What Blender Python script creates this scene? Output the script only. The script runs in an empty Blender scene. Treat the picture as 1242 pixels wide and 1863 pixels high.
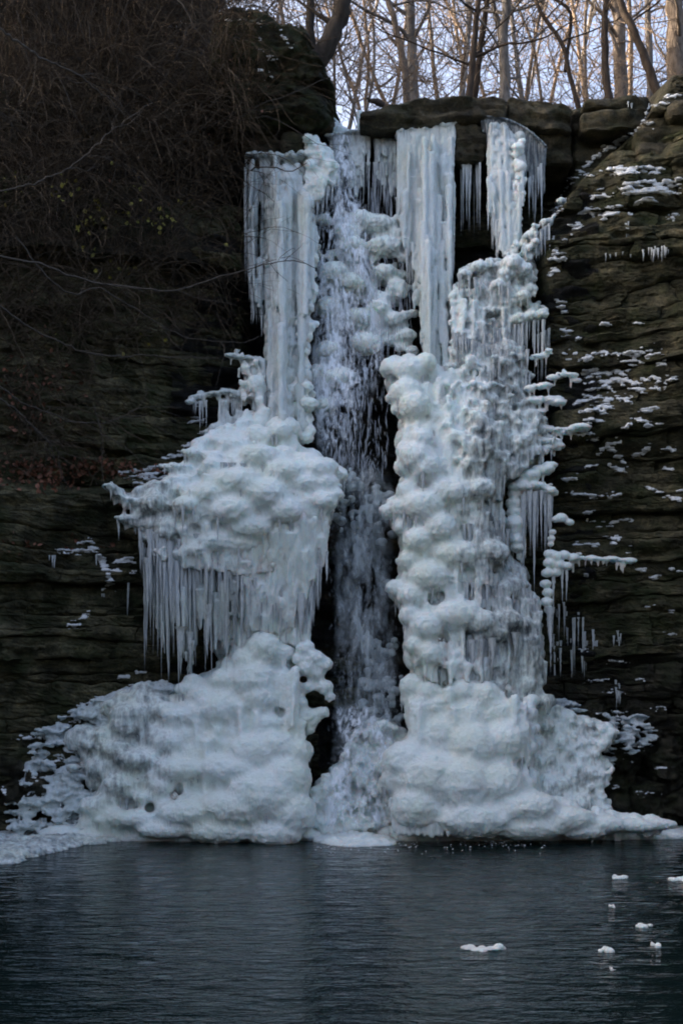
import bpy, math, random, time
import numpy as np
from mathutils import Vector
from mathutils.bvhtree import BVHTree

T0 = time.time()
random.seed(7)
RNG = np.random.default_rng(11)
SC = bpy.context.scene
COL = SC.collection
R = math.radians

# ---------------------------------------------------------------- camera, world, sun
F = 2340.0            # focal length in photograph pixels
EYE = 2.0             # metres above the pool
HOR = 1270.0          # horizon row
cam = bpy.data.cameras.new('camera')
cam.sensor_fit = 'VERTICAL'
cam.sensor_height = 24.0
cam.lens = 24.0 * F / 1863.0
cam.shift_y = (HOR - 931.5) / 1863.0
cam.clip_start = 0.1
cam.clip_end = 2000
camo = bpy.data.objects.new('camera', cam)
COL.objects.link(camo)
camo.location = (0, 0, EYE)
camo.rotation_euler = (R(90), 0, 0)
SC.camera = camo

SUN_EL, SUN_AZ = R(19), R(-78)          # azimuth from +Y towards +X
w = bpy.data.worlds.new('World')
SC.world = w
w.use_nodes = True
wn = w.node_tree
sky = wn.nodes.new('ShaderNodeTexSky')
sky.sky_type = 'NISHITA'
sky.sun_disc = False
sky.sun_elevation = SUN_EL
sky.sun_rotation = SUN_AZ
sky.air_density = 0.56
sky.dust_density = 7.0
sky.ozone_density = 0.3
wn.links.new(sky.outputs[0], wn.nodes['Background'].inputs[0])
wn.nodes['Background'].inputs[1].default_value = 0.15
sun = bpy.data.lights.new('sun', 'SUN')
sun.energy = 3.2
sun.angle = R(0.5)
sun.color = (1.0, 0.86, 0.70)
suno = bpy.data.objects.new('sun', sun)
COL.objects.link(suno)
sd = Vector((math.sin(SUN_AZ) * math.cos(SUN_EL), math.cos(SUN_AZ) * math.cos(SUN_EL), math.sin(SUN_EL)))
suno.rotation_euler = sd.to_track_quat('Z', 'Y').to_euler()
vs = SC.view_settings
vs.view_transform = 'Standard'
vs.look = 'None'
vs.exposure = 2.42
vs.gamma = 1.0
vs.use_curve_mapping = False
SC.cycles.use_denoising = True
SC.render.filter_size = 1.9
SC.cycles.filter_width = 1.9
SC.cycles.max_bounces = 8
SC.cycles.diffuse_bounces = 3
SC.cycles.transparent_max_bounces = 16

# ---------------------------------------------------------------- helpers
def X_(px, Y): return (px - 621.0) * Y / F
def Z_(py, Y): return EYE + (HOR - py) * Y / F
def P(px, py, Y): return np.array([X_(px, Y), Y, Z_(py, Y)])

def _hash(ix, iy, iz, seed):
    h = (ix * 374761393 + iy * 668265263 + iz * 2147483647 + seed * 1274126177) & 0xFFFFFFFF
    h = ((h ^ (h >> 13)) * 1274126177) & 0xFFFFFFFF
    h = (h ^ (h >> 16)) & 0xFFFFFFFF
    return h
_G = np.random.default_rng(5).normal(size=(256, 3))
_G /= np.linalg.norm(_G, axis=1)[:, None]
def perlin(p, seed=0):
    p = np.asarray(p, float)
    i = np.floor(p).astype(np.int64)
    f = p - i
    u = f * f * f * (f * (f * 6 - 15) + 10)
    out = 0
    for dx in (0, 1):
        wx = u[:, 0] if dx else 1 - u[:, 0]
        for dy in (0, 1):
            wy = u[:, 1] if dy else 1 - u[:, 1]
            for dz in (0, 1):
                wz = u[:, 2] if dz else 1 - u[:, 2]
                g = _G[_hash(i[:, 0] + dx, i[:, 1] + dy, i[:, 2] + dz, seed) & 255]
                out = out + wx * wy * wz * (g[:, 0] * (f[:, 0] - dx) + g[:, 1] * (f[:, 1] - dy) + g[:, 2] * (f[:, 2] - dz))
    return out * 1.5
def fbm(p, oct=4, seed=0, gain=0.5):
    p = np.asarray(p, float); a = 1.0; s = 0
    for k in range(oct):
        s = s + a * perlin(p, seed + k * 17); p = p * 2.03; a *= gain
    return s
def sc3(V, x, y, z): return V * np.array([x, y, z])

def tag(o, label=None, cat=None, group=None, kind=None):
    if label: o['label'] = label
    if cat: o['category'] = cat
    if group: o['group'] = group
    if kind: o['kind'] = kind
    return o
def empty(name, loc=(0, 0, 0)):
    o = bpy.data.objects.new(name, None)
    o.empty_display_size = 0.1
    COL.objects.link(o); o.location = [float(v) for v in loc]
    return o
def new_mesh(name, V, faces, smooth=True, attr=None):
    """faces: list of int arrays (n,3) or (n,4)"""
    me = bpy.data.meshes.new(name)
    V = np.asarray(V, np.float32)
    me.vertices.add(len(V)); me.vertices.foreach_set('co', V.ravel())
    if isinstance(faces, np.ndarray): faces = [faces]
    faces = [f for f in faces if len(f)]
    tot = np.concatenate([np.full(len(f), f.shape[1]) for f in faces])
    idx = np.concatenate([f.ravel() for f in faces]).astype(np.int32)
    me.loops.add(len(idx)); me.loops.foreach_set('vertex_index', idx)
    me.polygons.add(len(tot))
    st = np.concatenate([[0], np.cumsum(tot)[:-1]]).astype(np.int32)
    me.polygons.foreach_set('loop_start', st)
    me.polygons.foreach_set('loop_total', tot.astype(np.int32))
    me.polygons.foreach_set('use_smooth', np.full(len(tot), bool(smooth)))
    me.update(calc_edges=True)
    if attr:
        for k, a in attr.items():
            at = me.attributes.new(k, 'FLOAT', 'POINT'); at.data.foreach_set('value', np.asarray(a, np.float32))
    return me
def link(name, me, mat, parent=None, loc=None):
    o = bpy.data.objects.new(name, me)
    if mat and not me.materials: me.materials.append(mat)
    COL.objects.link(o)
    if parent is not None:
        o.parent = parent
        pl = parent.location if loc is None else None
    if loc is not None: o.location = loc
    return o
def part(name, V, faces, mat, root, smooth=True, attr=None, kind=None):
    """V in world space; stored relative to its root empty"""
    V = np.asarray(V, float)
    off = np.zeros(3)
    p = root
    while p is not None:
        off += np.array(p.location); p = p.parent
    me = new_mesh(name, V - off, faces, smooth, attr)
    o = link(name, me, mat, root)
    if kind: o['kind'] = kind
    return o

def tubes(PT, RD, S=4, seed=0):
    """PT (N,K,3) RD (N,K) -> V, quads"""
    PT = np.asarray(PT, float); N, K, _ = PT.shape
    t = np.gradient(PT, axis=1); t /= (np.linalg.norm(t, axis=2)[..., None] + 1e-9)
    ref = np.where(np.abs(t[..., 2:3]) > 0.9, np.array([1.0, 0, 0]), np.array([0, 0, 1.0]))
    ref = np.repeat(ref[:, :1], K, axis=1)
    u = np.cross(t, ref); u /= (np.linalg.norm(u, axis=2)[..., None] + 1e-9)
    v = np.cross(t, u)
    a = np.arange(S) * 2 * np.pi / S
    V = PT[:, :, None] + RD[:, :, None, None] * (np.cos(a)[None, None, :, None] * u[:, :, None] + np.sin(a)[None, None, :, None] * v[:, :, None])
    base = (np.arange(N) * K * S)[:, None, None] + (np.arange(K - 1) * S)[None, :, None]
    s = np.arange(S)[None, None]; s2 = (np.arange(S) + 1) % S
    s2 = s2[None, None]
    q = np.stack([base + s, base + s2, base + S + s2, base + S + s], axis=-1).reshape(-1, 4)
    return V.reshape(-1, 3), q

# ---------------------------------------------------------------- materials
def nmat(name):
    m = bpy.data.materials.new(name); m.use_nodes = True
    nt = m.node_tree; b = nt.nodes['Principled BSDF']
    return m, nt, b
def N(nt, t, **kw):
    n = nt.nodes.new(t)
    for k, v in kw.items(): setattr(n, k, v)
    return n
def noise(nt, co, scale, detail=4, rough=0.55, out=0):
    n = N(nt, 'ShaderNodeTexNoise'); n.inputs['Scale'].default_value = scale
    n.inputs['Detail'].default_value = detail; n.inputs['Roughness'].default_value = rough
    nt.links.new(co, n.inputs['Vector']); return n.outputs[out]
def ramp(nt, src, stops):
    n = N(nt, 'ShaderNodeValToRGB'); nt.links.new(src, n.inputs[0])
    e = n.color_ramp.elements
    while len(e) < len(stops): e.new(0.5)
    for k, (p, c) in enumerate(stops):
        e[k].position = p; e[k].color = (c[0], c[1], c[2], 1) if not isinstance(c, (int, float)) else (c, c, c, 1)
    return n.outputs[0]
def mapping(nt, scale):
    g = N(nt, 'ShaderNodeNewGeometry'); m = N(nt, 'ShaderNodeMapping')
    m.inputs['Scale'].default_value = scale
    nt.links.new(g.outputs['Position'], m.inputs['Vector']); return m.outputs[0]
def mix(nt, fac, a, b, mode='MIX'):
    n = N(nt, 'ShaderNodeMix', data_type='RGBA', blend_type=mode)
    for s, v in ((0, fac), (6, a), (7, b)):
        if hasattr(v, 'links') or isinstance(v, bpy.types.NodeSocket): nt.links.new(v, n.inputs[s])
        else: n.inputs[s].default_value = v if s == 0 else (v[0], v[1], v[2], 1)
    return n.outputs[2]
def bump(nt, b, h, strength, dist, prev=None):
    n = N(nt, 'ShaderNodeBump'); n.inputs['Strength'].default_value = strength; n.inputs['Distance'].default_value = dist
    nt.links.new(h, n.inputs['Height'])
    if prev is not None: nt.links.new(prev, n.inputs['Normal'])
    nt.links.new(n.outputs[0], b.inputs['Normal']); return n.outputs[0]

def rock_mat(name, c1, c2, c3, moss=0.3, rough=0.75):
    m, nt, b = nmat(name)
    pos = mapping(nt, (1, 1, 1)); strat = mapping(nt, (1, 1, 4))
    n1 = noise(nt, strat, 1.6, 8, 0.62); n2 = noise(nt, pos, 6, 8, 0.7); n3 = noise(nt, pos, 30, 8, 0.75)
    c = ramp(nt, n1, [(0.32, c1), (0.52, c2), (0.68, c3)])
    c = mix(nt, 0.85, c, ramp(nt, n2, [(0.32, (0.35, 0.36, 0.38)), (0.5, (0.9, 0.9, 0.85)), (0.68, (1.7, 1.55, 1.3))]), 'MULTIPLY')
    c = mix(nt, 0.8, c, ramp(nt, n3, [(0.35, 0.45), (0.65, 1.6)]), 'MULTIPLY')
    mm = ramp(nt, noise(nt, pos, 2.3, 8, 0.65), [(0.50 - moss * 0.08, 0.0), (0.62, moss)])
    c = mix(nt, mm, c, (0.034, 0.046, 0.016))
    wet = ramp(nt, noise(nt, mapping(nt, (2.5, 2.5, 0.35)), 1.0, 5, 0.6), [(0.46, 1.0), (0.62, 0.42)])
    c = mix(nt, 0.8, c, wet, 'MULTIPLY')
    nt.links.new(c, b.inputs['Base Color'])
    b.inputs['Roughness'].default_value = rough
    b.inputs['Specular IOR Level'].default_value = 0.2
    pv = bump(nt, b, noise(nt, mapping(nt, (1.2, 1.2, 16)), 1.6, 10, 0.7), 1.0, 0.05)
    pv = bump(nt, b, noise(nt, strat, 9, 12, 0.72), 1.0, 0.05, pv)
    bump(nt, b, n3, 1.0, 0.02, pv)
    return m
M_rock = rock_mat('cliff_rock', (0.056, 0.055, 0.034), (0.125, 0.116, 0.072), (0.22, 0.198, 0.128), 0.8)
M_rockR = rock_mat('cliff_rock_brown', (0.044, 0.043, 0.027), (0.100, 0.092, 0.058), (0.20, 0.178, 0.115), 0.8)
M_cap = rock_mat('cap_rock', (0.045, 0.041, 0.029), (0.088, 0.078, 0.055), (0.13, 0.115, 0.082), 0.4)
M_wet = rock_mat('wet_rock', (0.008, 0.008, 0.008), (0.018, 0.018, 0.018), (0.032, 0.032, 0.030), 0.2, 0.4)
M_wetR = rock_mat('wet_cliff_rock', (0.022, 0.021, 0.015), (0.045, 0.042, 0.030), (0.08, 0.072, 0.052), 0.5, 0.45)
M_moss = rock_mat('mossy_rock', (0.016, 0.017, 0.010), (0.036, 0.034, 0.020), (0.07, 0.06, 0.038), 0.9)
M_soil = rock_mat('soil', (0.012, 0.010, 0.007), (0.026, 0.021, 0.014), (0.045, 0.035, 0.024), 0.4)

def ice_mat(name, white, dark, streak=(14, 14, 2.2), rough=0.32, sss=0.0, big=0.5):
    m, nt, b = nmat(name)
    at = N(nt, 'ShaderNodeAttribute'); at.attribute_name = 'clear'
    st = mapping(nt, streak); pos = mapping(nt, (1, 1, 1))
    def madd(x, k, add):
        g = N(nt, 'ShaderNodeMath', operation='MULTIPLY_ADD'); nt.links.new(x, g.inputs[0]); g.inputs[1].default_value = k
        if isinstance(add, float): g.inputs[2].default_value = add
        else: nt.links.new(add, g.inputs[2])
        return g
    g = madd(noise(nt, st, 1.6, 10, 0.68), 2.6, at.outputs['Fac'])
    g = madd(noise(nt, pos, 1.6, 6, 0.6), big * 2.4, g.outputs[0])
    g = madd(g.outputs[0], 1.0, -(1.3 + big * 1.2 + 0.22)); g.use_clamp = True
    tint = mix(nt, ramp(nt, noise(nt, pos, 1.1, 3), [(0.45, 0.0), (0.65, 1.0)]), white, (white[0] * 0.93, white[1] * 0.935, white[2] * 0.87))
    c = mix(nt, g.outputs[0], tint, dark)
    c = mix(nt, 0.3, c, ramp(nt, noise(nt, pos, 26, 6, 0.7), [(0.32, 0.7), (0.66, 1.15)]), 'MULTIPLY')
    nt.links.new(c, b.inputs['Base Color'])
    b.inputs['Roughness'].default_value = rough
    b.inputs['IOR'].default_value = 1.31
    if sss:
        b.inputs['Subsurface Weight'].default_value = sss
        b.inputs['Subsurface Radius'].default_value = (0.55, 0.85, 1.0)
        b.inputs['Subsurface Scale'].default_value = 0.11
    pv = bump(nt, b, noise(nt, st, 4.0, 6, 0.6), 0.8, 0.022)
    bump(nt, b, noise(nt, pos, 45, 4, 0.6), 0.5, 0.006, pv)
    return m
WH, DK = (0.75, 0.81, 0.79), (0.09, 0.10, 0.11)
M_ice = ice_mat('frozen_ice', WH, DK, (9, 9, 2.0), 0.33, 0.85)
M_curt = ice_mat('curtain_ice', (0.58, 0.63, 0.63), (0.08, 0.095, 0.11), (15, 15, 1.0), 0.25, 0.6, 0.45)
M_crust = ice_mat('grey_crust_ice', (0.54, 0.60, 0.62), (0.075, 0.085, 0.09), (6, 6, 3), 0.35, 0.4, 0.5)
M_icicle = ice_mat('icicle_ice', (0.58, 0.62, 0.64), (0.12, 0.14, 0.155), (30, 30, 3), 0.2, 0.0, 0.3)
M_snow, nt, b = nmat('snow')
b.inputs['Base Color'].default_value = (0.66, 0.68, 0.69, 1); b.inputs['Roughness'].default_value = 0.7
bump(nt, b, noise(nt, mapping(nt, (1, 1, 1)), 40, 4), 0.7, 0.01)

def veil_mat(name, scale, lo, hi, opac, col=(0.72, 0.78, 0.84)):
    """a veil of falling water: white where it is dense, clear between the strands"""
    m, nt, b = nmat(name)
    n1 = noise(nt, mapping(nt, scale), 1.0, 8, 0.68)
    n2 = noise(nt, mapping(nt, (3, 3, 1.2)), 1.0, 3)
    a = N(nt, 'ShaderNodeMath', operation='MULTIPLY_ADD')
    nt.links.new(n2, a.inputs[0]); a.inputs[1].default_value = 0.75; a.inputs[1].default_value = 0.62; nt.links.new(n1, a.inputs[2])
    f = ramp(nt, a.outputs[0], [(lo, 0.0), (hi, opac)])
    ea = N(nt, 'ShaderNodeAttribute'); ea.attribute_name = 'clear'
    mu = N(nt, 'ShaderNodeMath', operation='MULTIPLY'); nt.links.new(f, mu.inputs[0]); nt.links.new(ea.outputs['Fac'], mu.inputs[1])
    nt.links.new(mu.outputs[0], b.inputs['Alpha'])
    b.inputs['Base Color'].default_value = (*col, 1); b.inputs['Roughness'].default_value = 0.5
    return m
M_veilU = veil_mat('lacy_water', (13, 13, 5), 0.75, 0.95, 0.92)
M_veilL = veil_mat('spray_water', (10, 10, 2.6), 0.72, 1.14, 0.55, (0.52, 0.59, 0.62))
M_drop, nt, b = nmat('water_strand')
b.inputs['Base Color'].default_value = (0.62, 0.68, 0.76, 1); b.inputs['Roughness'].default_value = 0.3; b.inputs['Alpha'].default_value = 0.38

M_water, nt, b = nmat('pool_water')
b.inputs['Base Color'].default_value = (0.004, 0.010, 0.010, 1)
b.inputs['Roughness'].default_value = 0.03; b.inputs['Specular IOR Level'].default_value = 0.26; b.inputs['IOR'].default_value = 1.20
pv = bump(nt, b, noise(nt, mapping(nt, (1.0, 1.8, 1)), 1.6, 2, 0.5), 1.0, 0.022)
pv = bump(nt, b, noise(nt, mapping(nt, (1.0, 1.9, 1)), 5.0, 3, 0.55), 1.0, 0.024, pv)

def bark_mat(name, c1, c2, sc=(8, 8, 2.5)):
    m, nt, b = nmat(name)
    n = noise(nt, mapping(nt, sc), 2.0, 6, 0.65)
    nt.links.new(ramp(nt, n, [(0.3, c1), (0.7, c2)]), b.inputs['Base Color'])
    b.inputs['Roughness'].default_value = 0.85; b.inputs['Specular IOR Level'].default_value = 0.2
    bump(nt, b, noise(nt, mapping(nt, (sc[0] * 2, sc[1] * 2, sc[2])), 2.0, 6, 0.7), 0.8, 0.03)
    return m
M_barkT = bark_mat('tan_bark', (0.07, 0.052, 0.038), (0.24, 0.19, 0.145))
M_barkG = bark_mat('grey_bark', (0.07, 0.062, 0.054), (0.26, 0.23, 0.20))
M_barkB = bark_mat('brown_bark', (0.02, 0.014, 0.010), (0.08, 0.058, 0.042))
M_barkK = bark_mat('dark_bark', (0.018, 0.014, 0.011), (0.05, 0.04, 0.03))
M_twig = bark_mat('sunlit_twig', (0.12, 0.08, 0.052), (0.30, 0.22, 0.15))
M_brush = bark_mat('brush_stem', (0.018, 0.014, 0.010), (0.105, 0.078, 0.052), (3, 3, 3))
M_stem = bark_mat('pale_stem', (0.035, 0.03, 0.026), (0.085, 0.075, 0.064))
def leaf_mat(name, c1, c2):
    m, nt, b = nmat(name)
    nt.links.new(ramp(nt, noise(nt, mapping(nt, (1, 1, 1)), 6, 2), [(0.35, c1), (0.65, c2)]), b.inputs['Base Color'])
    b.inputs['Roughness'].default_value = 0.7
    return m
M_leafG = leaf_mat('yellow_green_leaf', (0.16, 0.17, 0.03), (0.30, 0.26, 0.05))
M_leafR = leaf_mat('fallen_leaf', (0.10, 0.040, 0.022), (0.24, 0.10, 0.06))
M_leafY = leaf_mat('dry_tan_leaf', (0.30, 0.20, 0.07), (0.42, 0.30, 0.14))

# ---------------------------------------------------------------- cliff shape
def sstep(x): x = np.clip(x, 0, 1); return x * x * (3 - 2 * x)
def xbR(z):   # where the right cliff's own face starts
    return np.interp(z, [0, 1.5, 3.0, 4.5, 7.5, 9.0, 9.3, 10.1, 11.05, 13], [3.6, 3.3, 3.0, 3.15, 3.0, 2.95, 3.1, 3.7, 4.75, 5.5])
def xbL(z):
    return np.interp(z, [0, 2, 4, 5.4, 6.4, 8, 11], [-1.6, -1.9, -1.9, -2.0, -1.5, -1.45, -1.2])
def S(x, z):
    x = np.asarray(x, float); z = np.asarray(z, float)
    back = np.interp(z, [0, 2.2, 4, 6, 8, 10.8, 12], [19.2, 19.7, 20.0, 20.3, 20.9, 21.2, 21.2])
    sh = np.broadcast_shapes(x.shape, z.shape); xx = np.broadcast_to(x, sh).ravel(); zz = np.broadcast_to(z, sh).ravel()
    big = (0.34 * perlin(np.stack([xx * 0.55, zz * 0.9, xx * 0 + 9.5], 1), 5) + 0.16 * perlin(np.stack([xx * 1.5, zz * 2.2, xx * 0 + 4.5], 1), 6)).reshape(sh)
    right = 19.5 - 0.30 * (x - xbR(z)) + np.interp(z, [0, 1.0, 2.2, 4.5, 6, 9, 11], [0.35, 0.3, 0.5, 0.3, 0.0, 0.1, 0.5]) + big
    left = 19.5 + 0.27 * (x - xbL(z)) + np.interp(z, [0, 1.2, 2.4, 5.0, 5.25, 8, 11], [-0.1, -0.15, -0.15, -0.35, 0.35, 0.4, 0.8]) + big
    a = sstep((x - xbR(z)) / 0.35 + 0.5); c = sstep((xbL(z) - x) / 0.35 + 0.5)
    y = back * (1 - a) * (1 - c) + right * a + left * c
    return y

BV, BF, BN = [], [], 0
def bvh_add(V, quads):
    global BN
    BV.append(np.asarray(V)); BF.append(np.asarray(quads) + BN); BN += len(V)

def grid_faces(nu, nv, off=0):
    i = np.arange(nu - 1)[:, None] * nv + np.arange(nv - 1)[None]
    return np.stack([i, i + nv, i + nv + 1, i + 1], -1).reshape(-1, 4) + off

def ledges(X, Z, seed, th=0.06, amp=0.036):
    """thin beds inside a stone: each leans out and breaks back at its foot"""
    q = np.stack([X * 0.9, Z * 1.5, np.full_like(X, seed)], 1)
    ph = Z / th + 1.6 * perlin(q, 12) + 0.7 * perlin(q * np.array([4.0, 2.0, 1.0]), 13)
    c = np.floor(ph); f = ph - c
    h = (np.sin(c * 12.9898 + seed * 3.1) * 43758.5453) % 1.0
    return -(h * 1.5 - 0.4) * amp * sstep(f / 0.12) * (0.7 + 0.5 * f)
def rock_rows(root, x0, x1, z0, z1, mat, tmin, tmax, wmin, wmax, seed, res=0.034, prot=0.16, name='rock_slab', allow=None):
    rng = np.random.default_rng(seed)
    z = z0; n = 0
    zb = [z0]
    while z < z1:
        z += rng.uniform(tmin, tmax) * rng.choice([0.4, 0.7, 1.0, 1.5], p=[0.25, 0.3, 0.3, 0.15]); zb.append(z)
    def edge(k, X):
        q = np.stack([X * 0.5, np.full_like(X, k * 3.7), np.full_like(X, seed)], 1)
        q2 = np.stack([X * 3.1, np.full_like(X, k * 5.1), np.full_like(X, seed)], 1)
        q3 = np.stack([X * 11, np.full_like(X, k * 6.1), np.full_like(X, seed)], 1)
        return zb[k] + 0.05 * (X - 4) * (1 if seed > 9 else -0.4) * 0.5 + 0.15 * perlin(q, 3) + 0.05 * perlin(q2, 8) + 0.016 * perlin(q3, 18)
    for k in range(len(zb) - 1):
        x = x0 - rng.uniform(0, 0.5)
        th = zb[k + 1] - zb[k]
        rp = rng.uniform(-prot, prot) * 0.9; sl0 = rng.uniform(-0.6, 0.6)
        while x < x1:
            wd = rng.uniform(wmin, wmax) * rng.choice([0.6, 1.0, 1.8], p=[0.3, 0.4, 0.3]) * (0.6 + th); xa, xb = x, x + wd; x = xb
            xc = (xa + xb) / 2; zc = (zb[k] + zb[k + 1]) / 2
            sl1 = rng.uniform(-0.7, 0.7); sl_a, sl0 = sl0, sl1
            if allow is not None and not allow(xc, zc): continue
            nu = max(7, int(wd / res)); nv = max(5, int(th / res * 1.8))
            U, W = np.meshgrid(np.linspace(0, 1, nu), np.linspace(0, 1, nv), indexing='ij')
            U = U.ravel(); W = W.ravel()
            g = rng.uniform(0.002, 0.008)
            jog = 0.05 * perlin(np.stack([W * 2.5 * th / 0.3, W * 0 + xa, W * 0 + k], 1), 31)
            jog2 = 0.05 * perlin(np.stack([W * 2.5 * th / 0.3, W * 0 + xb, W * 0 + k], 1), 31)
            XA = xa + g + sl_a * (W - 0.5) * th + jog; XB = xb - g + sl1 * (W - 0.5) * th + jog2
            X = XA + U * (XB - XA)
            Zl = edge(k, X) + 0.004; Zh = edge(k + 1, X) - 0.004
            Zv = Zl + W * (Zh - Zl)
            e = np.abs(2 * U - 1) ** 14; ez = np.abs(2 * W - 1) ** 8
            pr = rp + rng.uniform(-prot, prot) * 0.45
            tilt = rng.uniform(-0.45, 0.12) * th
            yaw = rng.uniform(-0.2, 0.2)
            q = np.stack([X * 3.2, Zv * 7, np.full_like(X, n * 1.7)], 1)
            pn = perlin(q, 9)
            Y = S(X, Zv) - pr + tilt * (W - 0.5) + yaw * (U - 0.5) * min(wd, 1.0) * 0.5 + 0.035 * e * (1 + pn) + 0.04 * ez * (1 + 1.2 * pn)
            chip = np.clip(perlin(np.stack([X * 2.4, Zv * 4.0, X * 0 + n * 0.37], 1), 41) - 0.28, 0, 1)
            Y = Y + 0.35 * chip
            q3 = np.stack([X * 1.6, Zv * 3, np.full_like(X, 2.0 + n)], 1)
            q4 = np.stack([X * 7, Zv * 15, np.full_like(X, 4.0)], 1)
            Y = Y + 0.07 * fbm(q3, 3, 21) + 0.035 * (np.abs(perlin(q4, 33)) - 0.2) + 0.02 * fbm(q4 * 2.2, 3, 36, 0.65) + ledges(X, Zv, seed)
            V = np.stack([X, Y, Zv], 1)
            f = grid_faces(nu, nv)[:, ::-1]
            ring = np.concatenate([np.arange(nu) * nv, (nu - 1) * nv + np.arange(1, nv), np.arange(nu - 2, -1, -1) * nv + nv - 1, np.arange(nv - 2, 0, -1)])
            B = V[ring].copy(); B[:, 1] += 0.6
            m_ = len(ring); j = np.arange(m_); j2 = (j + 1) % m_
            sk = np.stack([ring[j], ring[j2], nu * nv + j2, nu * nv + j], 1)
            V2 = np.concatenate([V, B]); fs = np.concatenate([f, sk[:, ::-1]])
            part(name, V2, fs, mat, root, smooth=False)
            bvh_add(V2, fs); n += 1
    return n

def back_sheet(name, x0, x1, z0, z1, off, mat, root, step=0.09, amp=0.18):
    xs = np.arange(x0, x1, step); zs = np.arange(z0, z1, step * 0.7)
    U, W = np.meshgrid(xs, zs, indexing='ij'); U = U.ravel(); W = W.ravel()
    Y = S(U, W) + off + amp * fbm(np.stack([U * 1.5, W * 4, U * 0 + 1], 1), 4, 55)
    V = np.stack([U, Y, W], 1); f = grid_faces(len(xs), len(zs))[:, ::-1]
    bvh_add(V, f)
    return part(name, V, f, mat, root) if root else V

# ---- the setting
cliffL = tag(empty('left_cliff', (-4.5, 19, 0)), 'dark layered rock cliff left of the frozen waterfall', kind='structure')
back_sheet('rock_face', -14, -0.9, -0.6, 11.6, 0.28, M_rock, cliffL)
rock_rows(cliffL, -5.6, -1.1, -0.3, 2.5, M_rock, 0.18, 0.36, 0.7, 1.9, 3)
rock_rows(cliffL, -5.6, -1.3, 2.5, 5.1, M_rock, 0.15, 0.4, 1.0, 2.6, 4, allow=lambda x, z: x < xbL(z) + 0.5)
rock_rows(cliffL, -5.6, -0.9, 5.15, 9.6, M_rock, 0.16, 0.4, 0.9, 2.4, 5, allow=lambda x, z: x < xbL(z) + 0.5)
cliffR = tag(empty('right_cliff', (5, 19, 0)), 'brown layered rock cliff dusted with snow right of the falls', kind='structure')
back_sheet('rock_face', 2.0, 15, -0.6, 11.0, 0.28, M_rockR, cliffR)
rock_rows(cliffR, 2.9, 6.0, -0.3, 2.6, M_wetR, 0.16, 0.32, 0.5, 1.4, 13, allow=lambda x, z: x > xbR(z) - 0.6)
rock_rows(cliffR, 2.7, 6.0, 2.6, 9.35, M_rockR, 0.14, 0.36, 0.9, 2.4, 14, allow=lambda x, z: x > xbR(z) - 0.55)
rock_rows(cliffR, 1.2, 6.4, 9.4, 10.95, M_rockR, 0.35, 0.7, 0.6, 1.4, 15, prot=0.1)
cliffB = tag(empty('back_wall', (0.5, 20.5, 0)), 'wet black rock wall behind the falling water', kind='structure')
back_sheet('rock_face', -2.6, 3.9, -0.6, 11.2, 0.1, M_wet, cliffB, 0.05, 0.3)

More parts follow.
